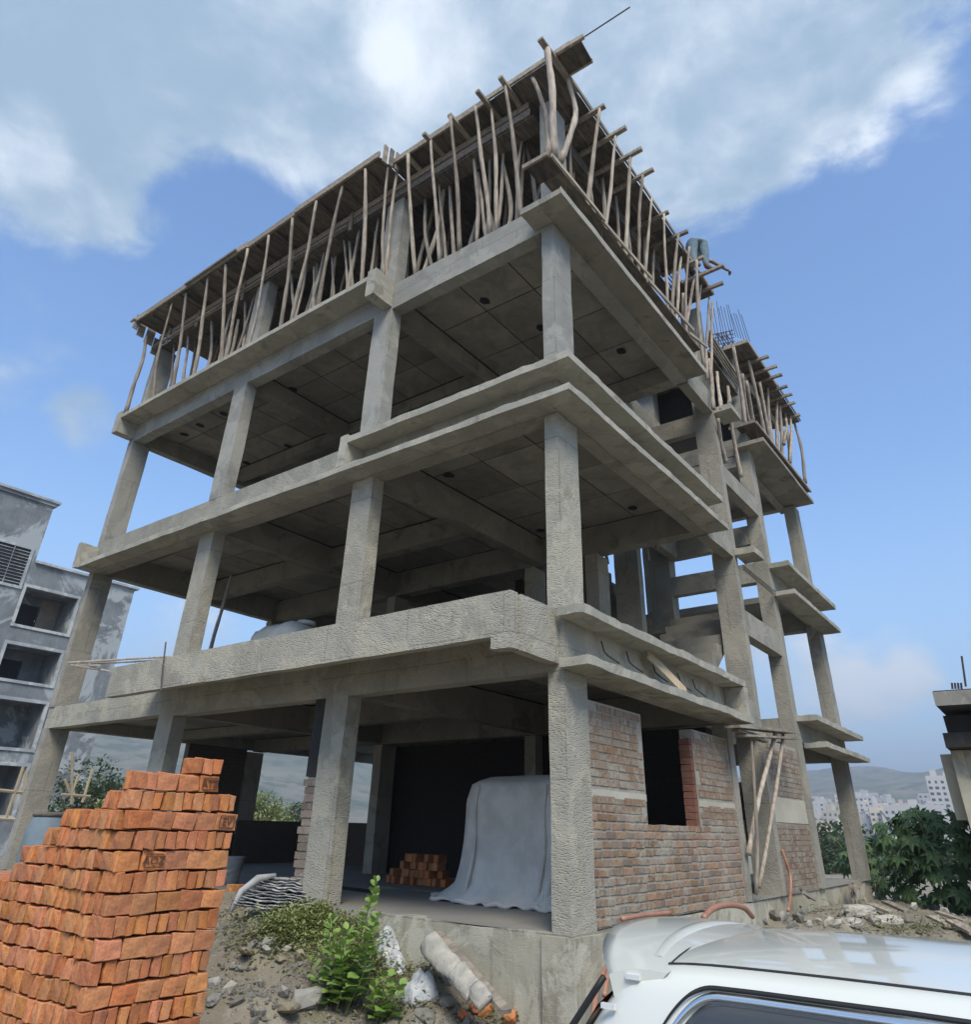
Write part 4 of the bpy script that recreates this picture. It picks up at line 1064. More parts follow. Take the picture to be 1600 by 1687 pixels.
# ================================================================== car
CARZ = -.96
CX = -3.50
CAR = empty('parked_car', (CX, -4.2, CARZ), 'white hatchback with rear roof spoiler and black window visors, parked at the lower right', 'car')
def lerp(a, b, t): return a+(b-a)*t
# stations: y, roof z, rail half width, rail z, belt half width, belt z, mid half width, sill half width
ST = [(-2.12,-.30,.50,-.31,.66,-.40,.70,.66),(-2.16,-.02,.52,-.05,.68,-.12,.745,.70),(-2.30,.16,.53,.12,.70,.02,.765,.72),(-2.44,.36,.535,.30,.715,.05,.775,.73),
      (-2.56,.497,.54,.445,.72,.06,.78,.735),(-2.66,.530,.54,.492,.725,.06,.785,.74),(-2.95,.538,.545,.500,.735,.055,.79,.745),(-3.3,.542,.545,.503,.74,.05,.795,.75),(-3.7,.538,.54,.500,.745,.045,.795,.75),
      (-4.1,.540,.53,.505,.74,.035,.795,.75),(-4.45,.505,.52,.470,.735,.03,.79,.745),(-4.75,.36,.56,.33,.73,.01,.79,.745),(-5.05,.16,.60,.14,.72,-.02,.785,.74),(-5.25,.03,.62,.01,.71,-.05,.78,.735),
      (-5.6,-.03,.60,-.05,.69,-.10,.77,.72),(-5.85,-.10,.56,-.12,.66,-.18,.72,.68),(-5.98,-.28,.50,-.30,.60,-.34,.64,.60)]
def section(s):
    y, zr, wr, ze, wb, zb, wm, ws = s
    pts = [(0, zr), (wr*.35, zr-(zr-ze)*.05), (wr*.68, zr-(zr-ze)*.30), (wr*.90, zr-(zr-ze)*.72), (wr, ze)]
    hgt_ = ze-zb
    pts += [(lerp(wr, wb, .22), ze-hgt_*.10), (lerp(wr, wb, .42), ze-hgt_*.32), (lerp(wr, wb, .72), ze-hgt_*.66), (wb, zb)]
    pts += [(lerp(wb, wm, .7), zb-.05), (wm, zb-.16), (wm, lerp(zb-.16, -.70, .6)), (ws, -.72), (ws*.9, -.78)]
    return [(x, y, z) for x, z in pts]
bm = bmesh.new(); rings = []
for s in ST:
    h = section(s); full_ = [(-x, y, z) for x, y, z in h[::-1]][:-1]+h
    rings.append([bm.verts.new((CX+x, y, z)) for x, y, z in full_])
for a, b in zip(rings[:-1], rings[1:]):
    for i in range(len(a)-1): bm.faces.new((a[i], a[i+1], b[i+1], b[i]))
bm.faces.new(rings[0][::-1]); bm.faces.new(rings[-1])
bmesh.ops.recalc_face_normals(bm, faces=bm.faces)
body = obj('body', bm, 'car_paint', CAR, smooth=True)
ss = body.modifiers.new('s', 'SUBSURF'); ss.levels = 2; ss.render_levels = 2
def side_pt(side, y, t, out=.0):
    """point on the side glass surface: t=0 at the rail, 1 at the belt"""
    for a, b in zip(ST[:-1], ST[1:]):
        if b[0] <= y <= a[0]:
            q = (y-a[0])/(b[0]-a[0]); s = [lerp(m, n, q) for m, n in zip(a, b)]; break
    y, zr, wr, ze, wb, zb, wm, ws = s
    prof = [(0, 0), (.22, .10), (.42, .32), (.72, .66), (1, 1)]
    tt = t
    for (a0, a1), (b0, b1) in zip(prof[:-1], prof[1:]):
        if a1 <= tt <= b1:
            q = (tt-a1)/(b1-a1); wx = lerp(a0, b0, q); break
    return Vector((CX+side*(lerp(wr, wb, wx)+out), y, lerp(ze, zb, tt)))
def strip(name, mat, fn, n, m, smooth=True, thick=.0):
    bm = bmesh.new(); vs = [[bm.verts.new(fn(i/n, k/m)) for k in range(m+1)] for i in range(n+1)]
    for i in range(n):
        for k in range(m): bm.faces.new((vs[i][k], vs[i+1][k], vs[i+1][k+1], vs[i][k+1]))
    o = obj(name, bm, mat, CAR, smooth)
    if thick: md = o.modifiers.new('t', 'SOLIDIFY'); md.thickness = thick; md.offset = 0
    return o
YR, YF = -2.715, -4.72      # side glass from rear to front
def topline(s):            # t of the window's upper edge; rounded at the rear
    e = max(0, 1-s/.085); return .125+.34*e**2.2
for side in (-1, 1):
    def gl(s, k):
        y = lerp(YR, YF, s); tl = topline(s); bl = .97
        fr = max(0, (s-.80)/.20); 
        return side_pt(side, y, lerp(min(tl+.0*fr, .9), bl, k), .006)
    strip('side_window', 'car_glass', gl, 40, 6)
    strip('window_chrome', 'car_chrome', lambda s, k: side_pt(side, lerp(YR+.012, YF, s**2), max(0.0, topline(s**2)-.045+.036*k), .011), 90, 2, thick=.006)
    strip('window_gasket', 'car_rubber', lambda s, k: side_pt(side, lerp(YR+.03, YF, s**2), max(0.0, topline(s**2)-.068+.014*k), .008), 90, 1, thick=.006)
    strip('window_visor', 'car_visor', lambda s, k: side_pt(side, lerp(YR-.01, YF+.1, s**2), min(.95, topline(s**2)-.01+.16*k*(min(1, s**2*14)**.5)), .014+.016*sin(pi*min(1, k*.9))), 90, 5, thick=.004)
    for yy in (-3.42,):
        strip('door_pillar', 'car_rubber', lambda s, k: side_pt(side, yy-.10*s, .10+.86*k, .009), 2, 5)
    strip('roof_groove', 'car_rubber', lambda s, k: Vector((CX+side*(lerp(.535, .515, s)-.004+.008*k), lerp(-2.70, -4.45, s), sz(lerp(-2.70, -4.45, s))+.0015)), 30, 1) if False else None
# roof ditch lines
def railz(y):
    for a, b in zip(ST[:-1], ST[1:]):
        if b[0] <= y <= a[0]:
            q = (y-a[0])/(b[0]-a[0]); return lerp(a[3], b[3], q), lerp(a[2], b[2], q), lerp(a[1], b[1], q)
CARUP = None
def roof_lines():
    dg = bpy.context.evaluated_depsgraph_get(); dg.update()
    ev = body.evaluated_get(dg)
    for side in (-1, 1):
        pts = []
        for i in range(26):
            y = lerp(-2.70, -4.40, i/25); ze, wr, zr = railz(y); x = CX+side*wr*.92
            org = Vector((x, y, 2)); inv = body.matrix_world.inverted()
            bw = Vector(parent_world(CAR)); 
            hit, loc, nn, ix = ev.ray_cast(org, Vector((0, 0, -1)))
            if hit: pts.append(loc+Vector((0, 0, -.001)))
        if len(pts) > 2:
            bm = bmesh.new(); add_tube(bm, pts, .0055, 6); obj('roof_groove', bm, 'car_rubber', CAR)
    pts = []
    for i in range(15):
        x = CX-.50+1.0*i/14
        hit, loc, nn, ix = ev.ray_cast(Vector((x, -2.705+.02*sin(pi*i/14), 2)), Vector((0, 0, -1)))
        if hit: pts.append(loc)
    if len(pts) > 2: bm = bmesh.new(); add_tube(bm, pts, .003, 6); obj('tailgate_gap', bm, 'car_rubber', CAR)
roof_lines()
# spoiler
def spo(s, k):
    a = lerp(-1, 1, s); edge = abs(a)**2.6
    yr = lerp(-2.37, -2.545, edge); yf = -2.74+.02*edge
    if k <= .5:
        t = k/.5; y = lerp(yf, yr, t); z = .527-.045*abs(a)**2.2+.030*sin(pi*t*.62)*1.0-.012*t-.035*edge*t
    else:
        t = (k-.5)/.5; y = lerp(yr, yf+.06, t); z = .523-.045*abs(a)**2.2-.0-.035*edge-.028-.03*edge*sin(pi*min(1, t*1.2))-.0*t
        z += .012*t
    return Vector((CX+a*.556, y, z))
strip('spoiler', 'car_paint', spo, 30, 14)
for sd in (-1, 1):
    bm = bmesh.new(); vs = [bm.verts.new(spo(0 if sd < 0 else 1, k/14)) for k in range(15)]
    bm.faces.new(vs if sd > 0 else vs[::-1]); obj('spoiler_end', bm, 'car_paint', CAR)
strip('spoiler_ridge', 'car_paint', lambda s, k: Vector((CX+lerp(-.46, .46, s), lerp(-2.70, -2.60, k)+.05*(1-abs(lerp(-1, 1, s))**2), .530-.049*abs(lerp(-.95, .95, s))**2.0+.020*sin(pi*k))), 24, 5)
for k in range(2):
    bm = bmesh.new(); c = side_pt(-1, -2.62+.06*k, .02+.10*k, .012); add_box(bm, c.x-.006, c.x+.006, c.y-.02, c.y+.02, c.z-.006, c.z+.006, 9, 0); obj('reflector_strip', bm, 'reflector', CAR)
# tailgate glass
for o_ in CAR.children: pass
def tg(s, k):
    a = lerp(-1, 1, s); y = lerp(-2.50, -2.235, k); 
    for q0, q1 in zip(ST[:-1], ST[1:]):
        if q1[0] <= y <= q0[0]: q = (y-q0[0])/(q1[0]-q0[0]); zr = lerp(q0[1], q1[1], q); ze = lerp(q0[3], q1[3], q)
    return Vector((CX+a*.52, y+.016, lerp(zr, ze, abs(a)**2.4)+.010))
strip('tailgate_glass', 'car_glass', tg, 16, 8)
strip('tailgate_edge', 'car_rubber', lambda s, k: Vector((CX-.555-.06*s-.014*k, lerp(-2.545, -2.26, s)+.012, lerp(.455, .10, s)+.004*k)), 12, 1, thick=.012)
for sd in (-1, 1):
    bm = bmesh.new(); add_box(bm, CX+sd*.70-.05, CX+sd*.70+.05, -2.24, -2.13, -.24, .02, .05, .004); obj('tail_lamp', bm, 'car_lamp', CAR, smooth=True)
    for yy in (-2.78, -5.22):
        wb_ = bmesh.new(); bmesh.ops.create_cone(wb_, cap_ends=True, segments=28, radius1=.29, radius2=.29, depth=.19)
        bmesh.ops.rotate(wb_, verts=wb_.verts, matrix=Matrix.Rotation(pi/2, 3, 'Y')); bmesh.ops.bevel(wb_, geom=[e for e in wb_.edges if e.calc_face_angle(0) > 1], offset=.03, segments=2, affect='EDGES')
        bmesh.ops.translate(wb_, verts=wb_.verts, vec=Vector((CX+sd*.715, yy, CARZ+.29))); wh = obj('wheel', wb_, 'car_tyre', CAR, smooth=False)
        rb = bmesh.new(); bmesh.ops.create_cone(rb, cap_ends=True, segments=20, radius1=.18, radius2=.16, depth=.02); bmesh.ops.rotate(rb, verts=rb.verts, matrix=Matrix.Rotation(pi/2*sd, 3, 'Y')); bmesh.ops.translate(rb, verts=rb.verts, vec=Vector((CX+sd*.815, yy, CARZ+.29)))
        obj('rim', rb, 'car_chrome', wh)
bm = bmesh.new(); add_box(bm, CX-.66, CX+.66, -2.16, -2.06, -.62, -.42, .1, .004); obj('rear_bumper', bm, 'car_paint', CAR, smooth=True)
strip('windscreen', 'car_glass', lambda s, k: Vector((CX+lerp(-.50, .50, s), lerp(-4.52, -5.0, k), lerp(.475, .205, k)-.02*abs(lerp(-1, 1, s))**2+.008)), 8, 6)
CAR.location.z -= .022
# ================================================================== drum, tank, things behind the stack
def lathe(name, prof, loc, mat, parent=None, seg=28, smooth=True):
    bm = bmesh.new(); rings = [[bm.verts.new((loc[0]+r*cos(2*pi*i/seg), loc[1]+r*sin(2*pi*i/seg), loc[2]+z)) for i in range(seg)] for r, z in prof]
    for a, b in zip(rings[:-1], rings[1:]):
        for i in range(seg): bm.faces.new((a[i], a[(i+1) % seg], b[(i+1) % seg], b[i]))
    bm.faces.new(rings[0][::-1]); bm.faces.new(rings[-1])
    return obj(name, bm, mat, parent, smooth)
p = at(84, 1338, 'y', 4.6); zb = hgt(p.x, p.y)
D = empty('water_drum', (p.x, p.y, zb), 'pale blue plastic water drum standing behind the brick stack', 'drum'); H_ = p.z-zb
lathe('barrel', [(.17, 0), (.185, .1), (.195, H_*.5), (.18, H_-.16), (.15, H_-.05), (.14, H_-.03)], (p.x, p.y, zb), 'drum_blue', D)
lathe('rim', [(.13, H_-.04), (.155, H_-.04), (.16, H_), (.13, H_)], (p.x, p.y, zb), 'timber_dark', D)
p = at(425, 1410, 'y', 5.2); zb = 0
D = empty('bucket', (1.25, 6.4, 0), 'dull metal bucket on the floor just right of the brick stack', 'bucket'); q = at(383, 1428, 'y', 6.2)
D.location = (q.x, q.y, 0); lathe('pail', [(.11, .002), (.15, .33), (.155, .35), (.14, .35)], (q.x, q.y, 0), 'plaster_grey', D)
# white tank on first floor
T = empty('water_tank', (1.5, 6.6, Z1t), 'white plastic water tank lying on the first floor behind the parapet', 'tank')
bm = bmesh.new(); bmesh.ops.create_cube(bm, size=1)
bmesh.ops.subdivide_edges(bm, edges=list(bm.edges), cuts=5, use_grid_fill=True)
for v in bm.verts:
    c = v.co*2; n = (abs(c.x)**4+abs(c.y)**4+abs(c.z)**4)**.25
    c = c/max(n, 1e-3) if n > 0 else c
    q = Vector((1.5+c.x*.5, 6.36+c.y*.62, Z1t+.50+c.z*.47)); q += Vector((0, 0, .025*sin(c.y*9)))+wob(q, .015, 2); v.co = q
obj('shell', bm, 'tank_white', T, smooth=True)
for k in range(3): 
    bm = bmesh.new(); add_tube(bm, [Vector((1.5+.49*cos(t), 5.96+.42*k, Z1t+.50+.48*sin(t))) for t in [pi*i/10 for i in range(11)]], .025, 6); obj('rib', bm, 'tank_white', T, smooth=True)
lathe('lid', [(.16, 0), (.16, .06), (.10, .08)], (1.5, 5.98, Z1t+.94), 'tank_white', T, seg=16)
c = crooked((1.0, 7.9, Z1t), (1.15, 7.95, 4.9), .035, .03); o = obj('timber_post', c, 'timber_pole', None, smooth=True); tag(o, 'single timber post under the second floor slab just right of the third front column', 'post')
# poles on the parapet's left end
PB = empty('parapet_sticks', at(230, 1090, 'x', -.7), 'bundle of long thin sticks laid across the left end of the balcony upstand', 'sticks')
for (a, b, r) in (((112, 1092), (278, 1082), .018), ((118, 1096), (180, 1106), .022), ((150, 1093), (270, 1087), .014), ((115, 1094), (165, 1098), .016)):
    bm = crooked(at(*a, 'x', -.55), at(*b, 'x', -.72), r, .015); obj('stick', bm, 'timber_pole', PB)
bm = bmesh.new(); add_tube(bm, [at(273, 1058, 'x', -.82), at(268, 1100, 'x', -.83), at(265, 1138, 'x', -.83)], .011, 5); obj('stick', bm, 'steel_bar', PB)
# ================================================================== covered machine
random.seed(13)
def tarp():
    root = empty('covered_machine', (2.15, 1.85, 0), 'tall machine hidden under a grey dust sheet on the ground floor beside the corner column', 'dust sheet')
    bm = bmesh.new(); NS, NT = 150, 30; rows = []
    cx_, cy_, hx, hy, H_ = 2.35, 1.72, .72, .90, 1.40
    def shape(th, t):
        n = 6.0; c, s = cos(th), sin(th)
        r = (abs(c)**n+abs(s)**n)**(-1/n)
        fold = (1-abs(sin(th*9+1.2*sin(th*3))))*1.3-.5+(1-abs(sin(th*17+2)))*.5+noise.noise(Vector((cos(th)*3, sin(th)*3, t*.8)))*.9
        if t < .22:                       # top cap
            q = t/.22; rr = r*(.0+q*.93); z = H_-.05*q*q-.06*max(0, q-.75)/.25*1.0+noise.noise(Vector((c*rr*2, s*rr*2, 5)))*.025
            flare = 0
        else:
            q = (t-.22)/.78; rr = r*(.93+.07*min(1, q*6)); z = (H_-.11)*(1-q)**1.0
            z = (H_-.11)*(1-q)+.012; flare = .0+.10*q**4+.12*max(0, q-.88)/.12
            rr += fold*.050*(.18+q)
        x = cx_+(hx+flare)*rr*c; y = cy_+(hy+flare*1.1)*rr*s
        # sheet spreads to the left at the floor
        if t >= .22:
            k = max(0, sin(th))**3 * q**3; y += .14*k
            p = Vector((x, y, z)); x += fold*.010; 
            z += .03*abs(noise.noise(Vector((x*5, y*5, 0))))*max(0, q-.8)*5
        return Vector((x, y, max(.006, z)))
    for k in range(NT+1):
        t = k/NT; rows.append([bm.verts.new(shape(2*pi*i/NS, t)) for i in range(NS)])
    for a, b in zip(rows[:-1], rows[1:]):
        for i in range(NS): bm.faces.new((a[i], b[i], b[(i+1) % NS], a[(i+1) % NS]))
    bmesh.ops.remove_doubles(bm, verts=bm.verts, dist=.0005); bmesh.ops.recalc_face_normals(bm, faces=bm.faces)
    obj('sheet', bm, 'cloth_grey', root, smooth=True)
    # hem ruffle along the floor
    bm = bmesh.new(); pts = []
    for i in range(0, NS):
        th = 2*pi*i/NS; p = shape(th, 1); p.z = .022+.014*sin(i*1.3); pts.append(p+Vector((cos(th), sin(th), 0))*(.02+.02*sin(i*.9)))
    add_tube(bm, pts, [.022+.010*sin(i*.7) for i in range(NS)], 6, cap=False); obj('hem', bm, 'cloth_grey', root, smooth=True)
    # hanging fold beside the column
    for k, (y_, w_) in enumerate(((1.13, .05), (1.26, .035), (2.28, .03))):
        bm = bmesh.new(); add_tube(bm, [Vector((1.635-.02*i/8-.10*(i/8)**3, y_+.02*sin(i)+(.08*(i/8)), 1.26-1.22*i/8)) for i in range(9)], [w_*(.35+.65*i/8) for i in range(9)], 8); obj('fold', bm, 'cloth_grey', root, smooth=True)
tarp()
# ================================================================== brick heap indoors
IP = empty('indoor_brick_heap', (3.2, 4.7, 0), 'low heap of stacked red bricks on the dark ground floor beside the dust sheet', 'brick heap')
IM = []
for i in range(3):
    bm = bmesh.new(); bmesh.ops.create_cube(bm, size=1)
    for v in bm.verts: v.co = Vector((v.co.x*.20+random.uniform(-.006, .006), v.co.y*.095, v.co.z*.10+random.uniform(-.005, .005)))
    bmesh.ops.bevel(bm, geom=list(bm.edges), offset=.006, segments=1, affect='EDGES'); IM.append(mesh_of('brick', bm, 'brick_orange'))
for k in range(4):
    y = 3.95+random.uniform(0, .1)+.06*k
    while y < 5.1-.10*k:
        if random.random() < .9:
            o = link('brick', random.choice(IM), IP, loc=(random.uniform(-.04, .04)-.05, y-4.7, .052+.102*k), rot=(0, random.uniform(-.04, .04), random.uniform(-.25, .25)))
        y += random.choice((.10, .105, .2))
for k in range(9):
    link('brick', random.choice(IM), IP, loc=(random.uniform(.15, .5), random.uniform(-.5, .4), .052+.1*(k % 2)), rot=(0, 0, random.uniform(0, 3)))
bm = bmesh.new(); add_tube(bm, [at(560, 1462, 'z', .02), at(618, 1469, 'z', .02)], .02, 6); tag(obj('steel_pipe', bm, 'hose_black'), 'short dark pipe lying on the ground floor right of the second front column', 'pipe')
o = link('loose_brick', brick_mesh(.2, .1, .08, 77), None, loc=at(390, 1448, 'y', 5.0)); o.location.z = .0+hgt(o.location.x, o.location.y)+.05; tag(o, 'single loose red brick lying right of the brick stack', 'brick')
# ================================================================== fabric, sacks and debris on the mound
def crumple(name, mat, c, w_, d_, amp, ang, seed, label, cat, n=26, lift=.0, outline=.25):
    bm = bmesh.new(); vs = []
    ca, sa = cos(ang), sin(ang)
    for i in range(n+1):
        row = []
        for k in range(n+1):
            a = (i/n-.5)*2; b = (k/n-.5)*2
            r = 1+outline*noise.noise(Vector((a*1.3+seed, b*1.3, 0)))
            x = a*w_/2*r; y = b*d_/2*(1+outline*noise.noise(Vector((a*1.7, b*1.1+seed, 4))))
            X = c.x+x*ca-y*sa; Y = c.y+x*sa+y*ca
            e = max(0, 1-max(abs(a), abs(b))**4)
            z = hgt(X, Y)+.015+amp*e*(abs(noise.noise(Vector((x*5, y*5, seed))))*.9+abs(noise.noise(Vector((x*13, y*13, seed+3))))*.5+.25+lift*(1-a*a)*(1-b*b))
            row.append(bm.verts.new((X, Y, z)))
        vs.append(row)
    for i in range(n):
        for k in range(n): bm.faces.new((vs[i][k], vs[i+1][k], vs[i+1][k+1], vs[i][k+1]))
    bmesh.ops.recalc_face_normals(bm, faces=bm.faces)
    if bm.faces and sum(f.normal.z for f in bm.faces) < 0: bmesh.ops.reverse_faces(bm, faces=bm.faces)
    o = obj(name, bm, mat, None, smooth=True); md = o.modifiers.new('t', 'SOLIDIFY'); md.thickness = .006
    return tag(o, label, cat)
def sack_pile():
    c = gat(475, 1500); root = empty('folded_sack_pile', c, 'flattened pile of grey white woven sacks on the mound between two front columns', 'sacks')
    random.seed(5)
    u = (RT.copy()); u.z = 0; u.normalize(); n_ = Vector((u.y, -u.x, 0)); n_ = -n_ if n_.dot(CAM-c) < 0 else n_
    for k in range(11):
        bm = bmesh.new(); N1, N2 = 30, 5; vs = []
        w_ = 1.12-.035*k+random.uniform(-.06, .06); off = random.uniform(-.05, .05); fr = .28-.028*k+random.uniform(-.02, .02)
        for i in range(N1+1):
            row = []
            for q in range(N2*2+1):
                a = i/N1-.5; t = q/(N2*2)
                # folded edge facing the viewer: out, round, back
                if t < .5: dep = lerp(-.28, fr, t*2); z = 0
                else: dep = lerp(fr, -.28, (t-.5)*2); z = .022
                wv = .022*noise.noise(Vector((a*9+k*3, dep*3, k)))+.010*noise.noise(Vector((a*30, dep*5, k)))
                lift_ = .16*max(0, -a-.2)*2 + .0
                P_ = c+u*(a*w_+off)+n_*(dep+.04*noise.noise(Vector((a*7, k, 2))))+Vector((0, 0, .015+k*.026*(1-.5*max(0, a)*1.4)+z+wv+lift_*(dep+.28)*.8))
                row.append(bm.verts.new(P_))
            vs.append(row)
        for i in range(N1):
            for q in range(N2*2): bm.faces.new((vs[i][q], vs[i+1][q], vs[i+1][q+1], vs[i][q+1]))
        o = obj('sack', bm, 'sack_pale', root, smooth=True)
        md = o.modifiers.new('t', 'SOLIDIFY'); md.thickness = .003
    bm = bmesh.new(); add_tube(bm, [c+u*(-.56)+n_*.25+Vector((0, 0, .0)), c+u*(-.50)+n_*.20+Vector((0, 0, .18)), c+u*(-.36)+n_*.12+Vector((0, 0, .30)), c+u*(-.2)+Vector((0, 0, .33))], [.02, .035, .04, .02], 8)
    obj('rolled_edge', bm, 'sack_pale', root, smooth=True)
sack_pile()
crumple('torn_sack', 'sack_white', gat(648, 1572), .34, .34, .10, .3, 3, 'torn white plastic sack lying higher on the slope left of the concrete log', 'sack')
crumple('torn_sack', 'sack_white', gat(685, 1640), .30, .36, .13, -.3, 9, 'frayed pale blue white sack lying open lower on the slope', 'sack', lift=.25)
crumple('torn_sack', 'sack_pale', gat(600, 1590), .16, .12, .05, 0, 15, 'small scrap of pale sack on the slope beside the leafy plant', 'sack')
def chunk(name, mat, c, sx, sy, sz_, seed, rot=(0, 0, 0), parent=None, sub=2, amp=.22):
    bm = bmesh.new(); bmesh.ops.create_icosphere(bm, subdivisions=sub, radius=1)
    R_ = Matrix.Rotation(rot[2], 3, 'Z') @ Matrix.Rotation(rot[1], 3, 'Y') @ Matrix.Rotation(rot[0], 3, 'X')
    for v in bm.verts:
        d = v.co.normalized(); k = max(abs(d.x), abs(d.y), abs(d.z)); p_ = d/(k**.55)*(.82+amp*noise.noise(d*1.6+Vector((seed, seed*.7, 0)))+.07*noise.noise(d*6+Vector((seed, 0, 0))))
        v.co = Vector(c)+R_ @ Vector((p_.x*sx, p_.y*sy, p_.z*sz_))
    return obj(name, bm, mat, parent)
# broken concrete log
a = at(702, 1548, 'x', -.28); b = at(800, 1662, 'x', -.62)
LG = empty('concrete_log', a, 'thick broken length of pale cast concrete leaning down the slope against the plinth', 'concrete piece')
segs = [(0, .52), (.53, .80), (.81, 1.0)]
for i, (t0, t1) in enumerate(segs):
    bm = bmesh.new(); pts = []; rad = []
    for k in range(9):
        t = lerp(t0, t1, k/8); p = a.lerp(b, t)+Vector((0, 0, .02*i)); pts.append(p); rad.append((.10 if i < 2 else .085)*(1 if 0 < k < 8 or i > 0 else .80)*(1-.15*t)+.006*noise.noise(p*9))
    add_tube(bm, pts, rad, 16)
    bmesh.ops.subdivide_edges(bm, edges=list(bm.edges), cuts=1, use_grid_fill=True)
    ax_ = (b-a).normalized(); nn_ = (CAM-a); nn_ = (nn_-ax_*nn_.dot(ax_)).normalized()
    for v in bm.verts:
        rel = v.co-a; dd = rel-ax_*rel.dot(ax_); v.co -= nn_*dd.dot(nn_)*.5; v.co += wob(v.co, .018, 6)+ax_*.03*noise.noise(v.co*14)
    obj('log_piece', bm, 'cement_bag', LG, smooth=True)
plank('log_board', 'timber_plank', LG, a+Vector((.10, -.05, .05)), b+Vector((.12, -.12, -.02)), .10, .03)
random.seed(41)
for i, (u, v, s) in enumerate([(793, 1655, .10), (812, 1662, .11), (800, 1676, .09), (826, 1672, .12), (783, 1672, .07), (840, 1690, .09), (762, 1684, .06)]):
    c = gat(u, v)
    tag(chunk('brick_rubble', 'brick_orange', c+Vector((0, 0, s*.5)), s*1.1, s*.8, s*.75, 20+i, (random.random(), random.random(), random.random()*3)), 'broken orange brick lump at the foot of the concrete log, %s from the left of the heap' % ORD[sorted([793, 812, 800, 826, 783, 840, 762]).index(u)], 'brick rubble', 'broken bricks at the plinth foot')
chs = [((408, 1572), .27, .07, .035, 'rock_ochre', 'large ochre streaked stone slab on the slope right of the brick stack'),
       ((352, 1625), .07, .05, .05, 'cement_bag', 'small round pale concrete lump just right of the brick stack base'),
       ((505, 1660), .18, .12, .10, 'rock_grey', 'grey stone half hidden left of the leafy plant'),
       ((350, 1655), .10, .06, .04, 'rock_grey', 'flat grey stone at the lower left of the slope'),
       ((700, 1680), .12, .08, .05, 'rock_grey', 'flat grey stone below the frayed sack'),
       ((590, 1480), .07, .05, .04, 'brick_orange', 'red brick stub at the top of the slope beside the second column'),
       ((738, 1660), .11, .08, .05, 'rock_grey', 'grey stone between the frayed sack and the concrete log'),
       ((470, 1672), .22, .10, .05, 'rock_ochre', 'long low ochre stone at the bottom of the slope')]
for i, (uv, sx, sy, sz_, m, lab) in enumerate(chs):
    c = gat(*uv); tag(chunk('stone', m, c+Vector((0, 0, sz_*.4)), sx, sy, sz_, 50+i, (.1, .2, .6+i)), lab, 'stone')
# long flat timber on the slope
random.seed(88)
for i in range(34):
    u = random.choice([random.uniform(370, 520), random.uniform(640, 900)]); v = random.uniform(1540, 1680)
    if 640 < u and v < 1560: v += 90
    c = gat(u, v); s = random.uniform(.025, .075)
    if c.x > -.05: continue
    tag(chunk('stone', random.choice(('rock_grey', 'cement_bag', 'rock_ochre', 'rock_grey')), c+Vector((0, 0, s*.3)), s*1.4, s, s*.65, 190+i, (random.random(), random.random(), random.random()*3), sub=1), 'small angular stone strewn on the earth slope before the plinth', 'stone', 'stones strewn on the front slope')
# orange hoses
def hose(pts, r, lab, mat='hose_orange', name='hose'):
    P_ = [Vector(p) for p in pts]; out = []
    for i in range(len(P_)-1):
        p0 = P_[max(i-1, 0)]; p1 = P_[i]; p2 = P_[i+1]; p3 = P_[min(i+2, len(P_)-1)]
        for k in range(6):
            t = k/6; out.append(.5*((2*p1)+(p2-p0)*t+(2*p0-5*p1+4*p2-p3)*t*t+(3*p1-p0-3*p2+p3)*t**3))
    out.append(P_[-1]); bm = bmesh.new(); add_tube(bm, out, r, 9); return tag(obj(name, bm, mat, None, smooth=True), lab, 'hose')
hose([at(1006, 1584, 'y', -.15), at(992, 1608, 'y', -.2), at(982, 1640, 'y', -.28), at(976, 1690, 'y', -.4)], .022, 'left orange pipe standing against the plinth behind the car')
hose([at(1016, 1560, 'y', -.2), at(1003, 1600, 'y', -.3), at(996, 1640, 'y', -.4)], .020, 'right orange pipe standing against the plinth behind the car')
hose([at(1160, 1512, 'y', -.7), at(1175, 1497, 'y', -.65), at(1200, 1491, 'y', -.6), at(1225, 1495, 'y', -.55), at(1240, 1510, 'y', -.5)], .028, 'orange pipe arching over the rubble beyond the car roof')
hose([at(1289, 1400, 'y', -.03), at(1296, 1420, 'y', -.06), at(1303, 1445, 'y', -.08), at(1303, 1475, 'y', -.12), at(1299, 1500, 'y', -.25)], .022, 'thin bent pipe, black above and orange below, against the second brick wall')
hose([at(1025, 1514, 'y', -.3), at(1060, 1508, 'y', -.3), at(1105, 1504, 'y', -.3)], .02, 'straight orange pipe lying along the foot of the brick wall')
# scaffold at the stair bay
SCF = empty('plank_scaffold', (5.3, -.2, 2.1), 'small plank scaffold on raking poles in front of the stair bay', 'scaffold')
for (a, b, w_, h_) in (((1207, 1197), (1300, 1207), .22, .03), ((1222, 1212), (1312, 1217), .16, .03), ((1212, 1203), (1262, 1222), .10, .03), ((1255, 1203), (1283, 1201), .12, .03)):
    plank('plank', 'timber_plank', SCF, at(*a, 'y', -.28), at(*b, 'y', -.30), w_, h_)
for (a, b, r) in (((1234, 1407), (1279, 1206), .036), ((1251, 1462), (1291, 1210), .030), ((1246, 1474), (1238, 1220), .024)):
    p = at(*a, 'y', -.06); q = at(*b, 'y', -.30); obj('pole', crooked(p, q, r, .02), 'timber_pole', SCF, smooth=True)
plank('board', 'timber_pale', SCF, at(1240, 1222, 'y', .30), at(1262, 1222, 'y', .30), .05, .26)
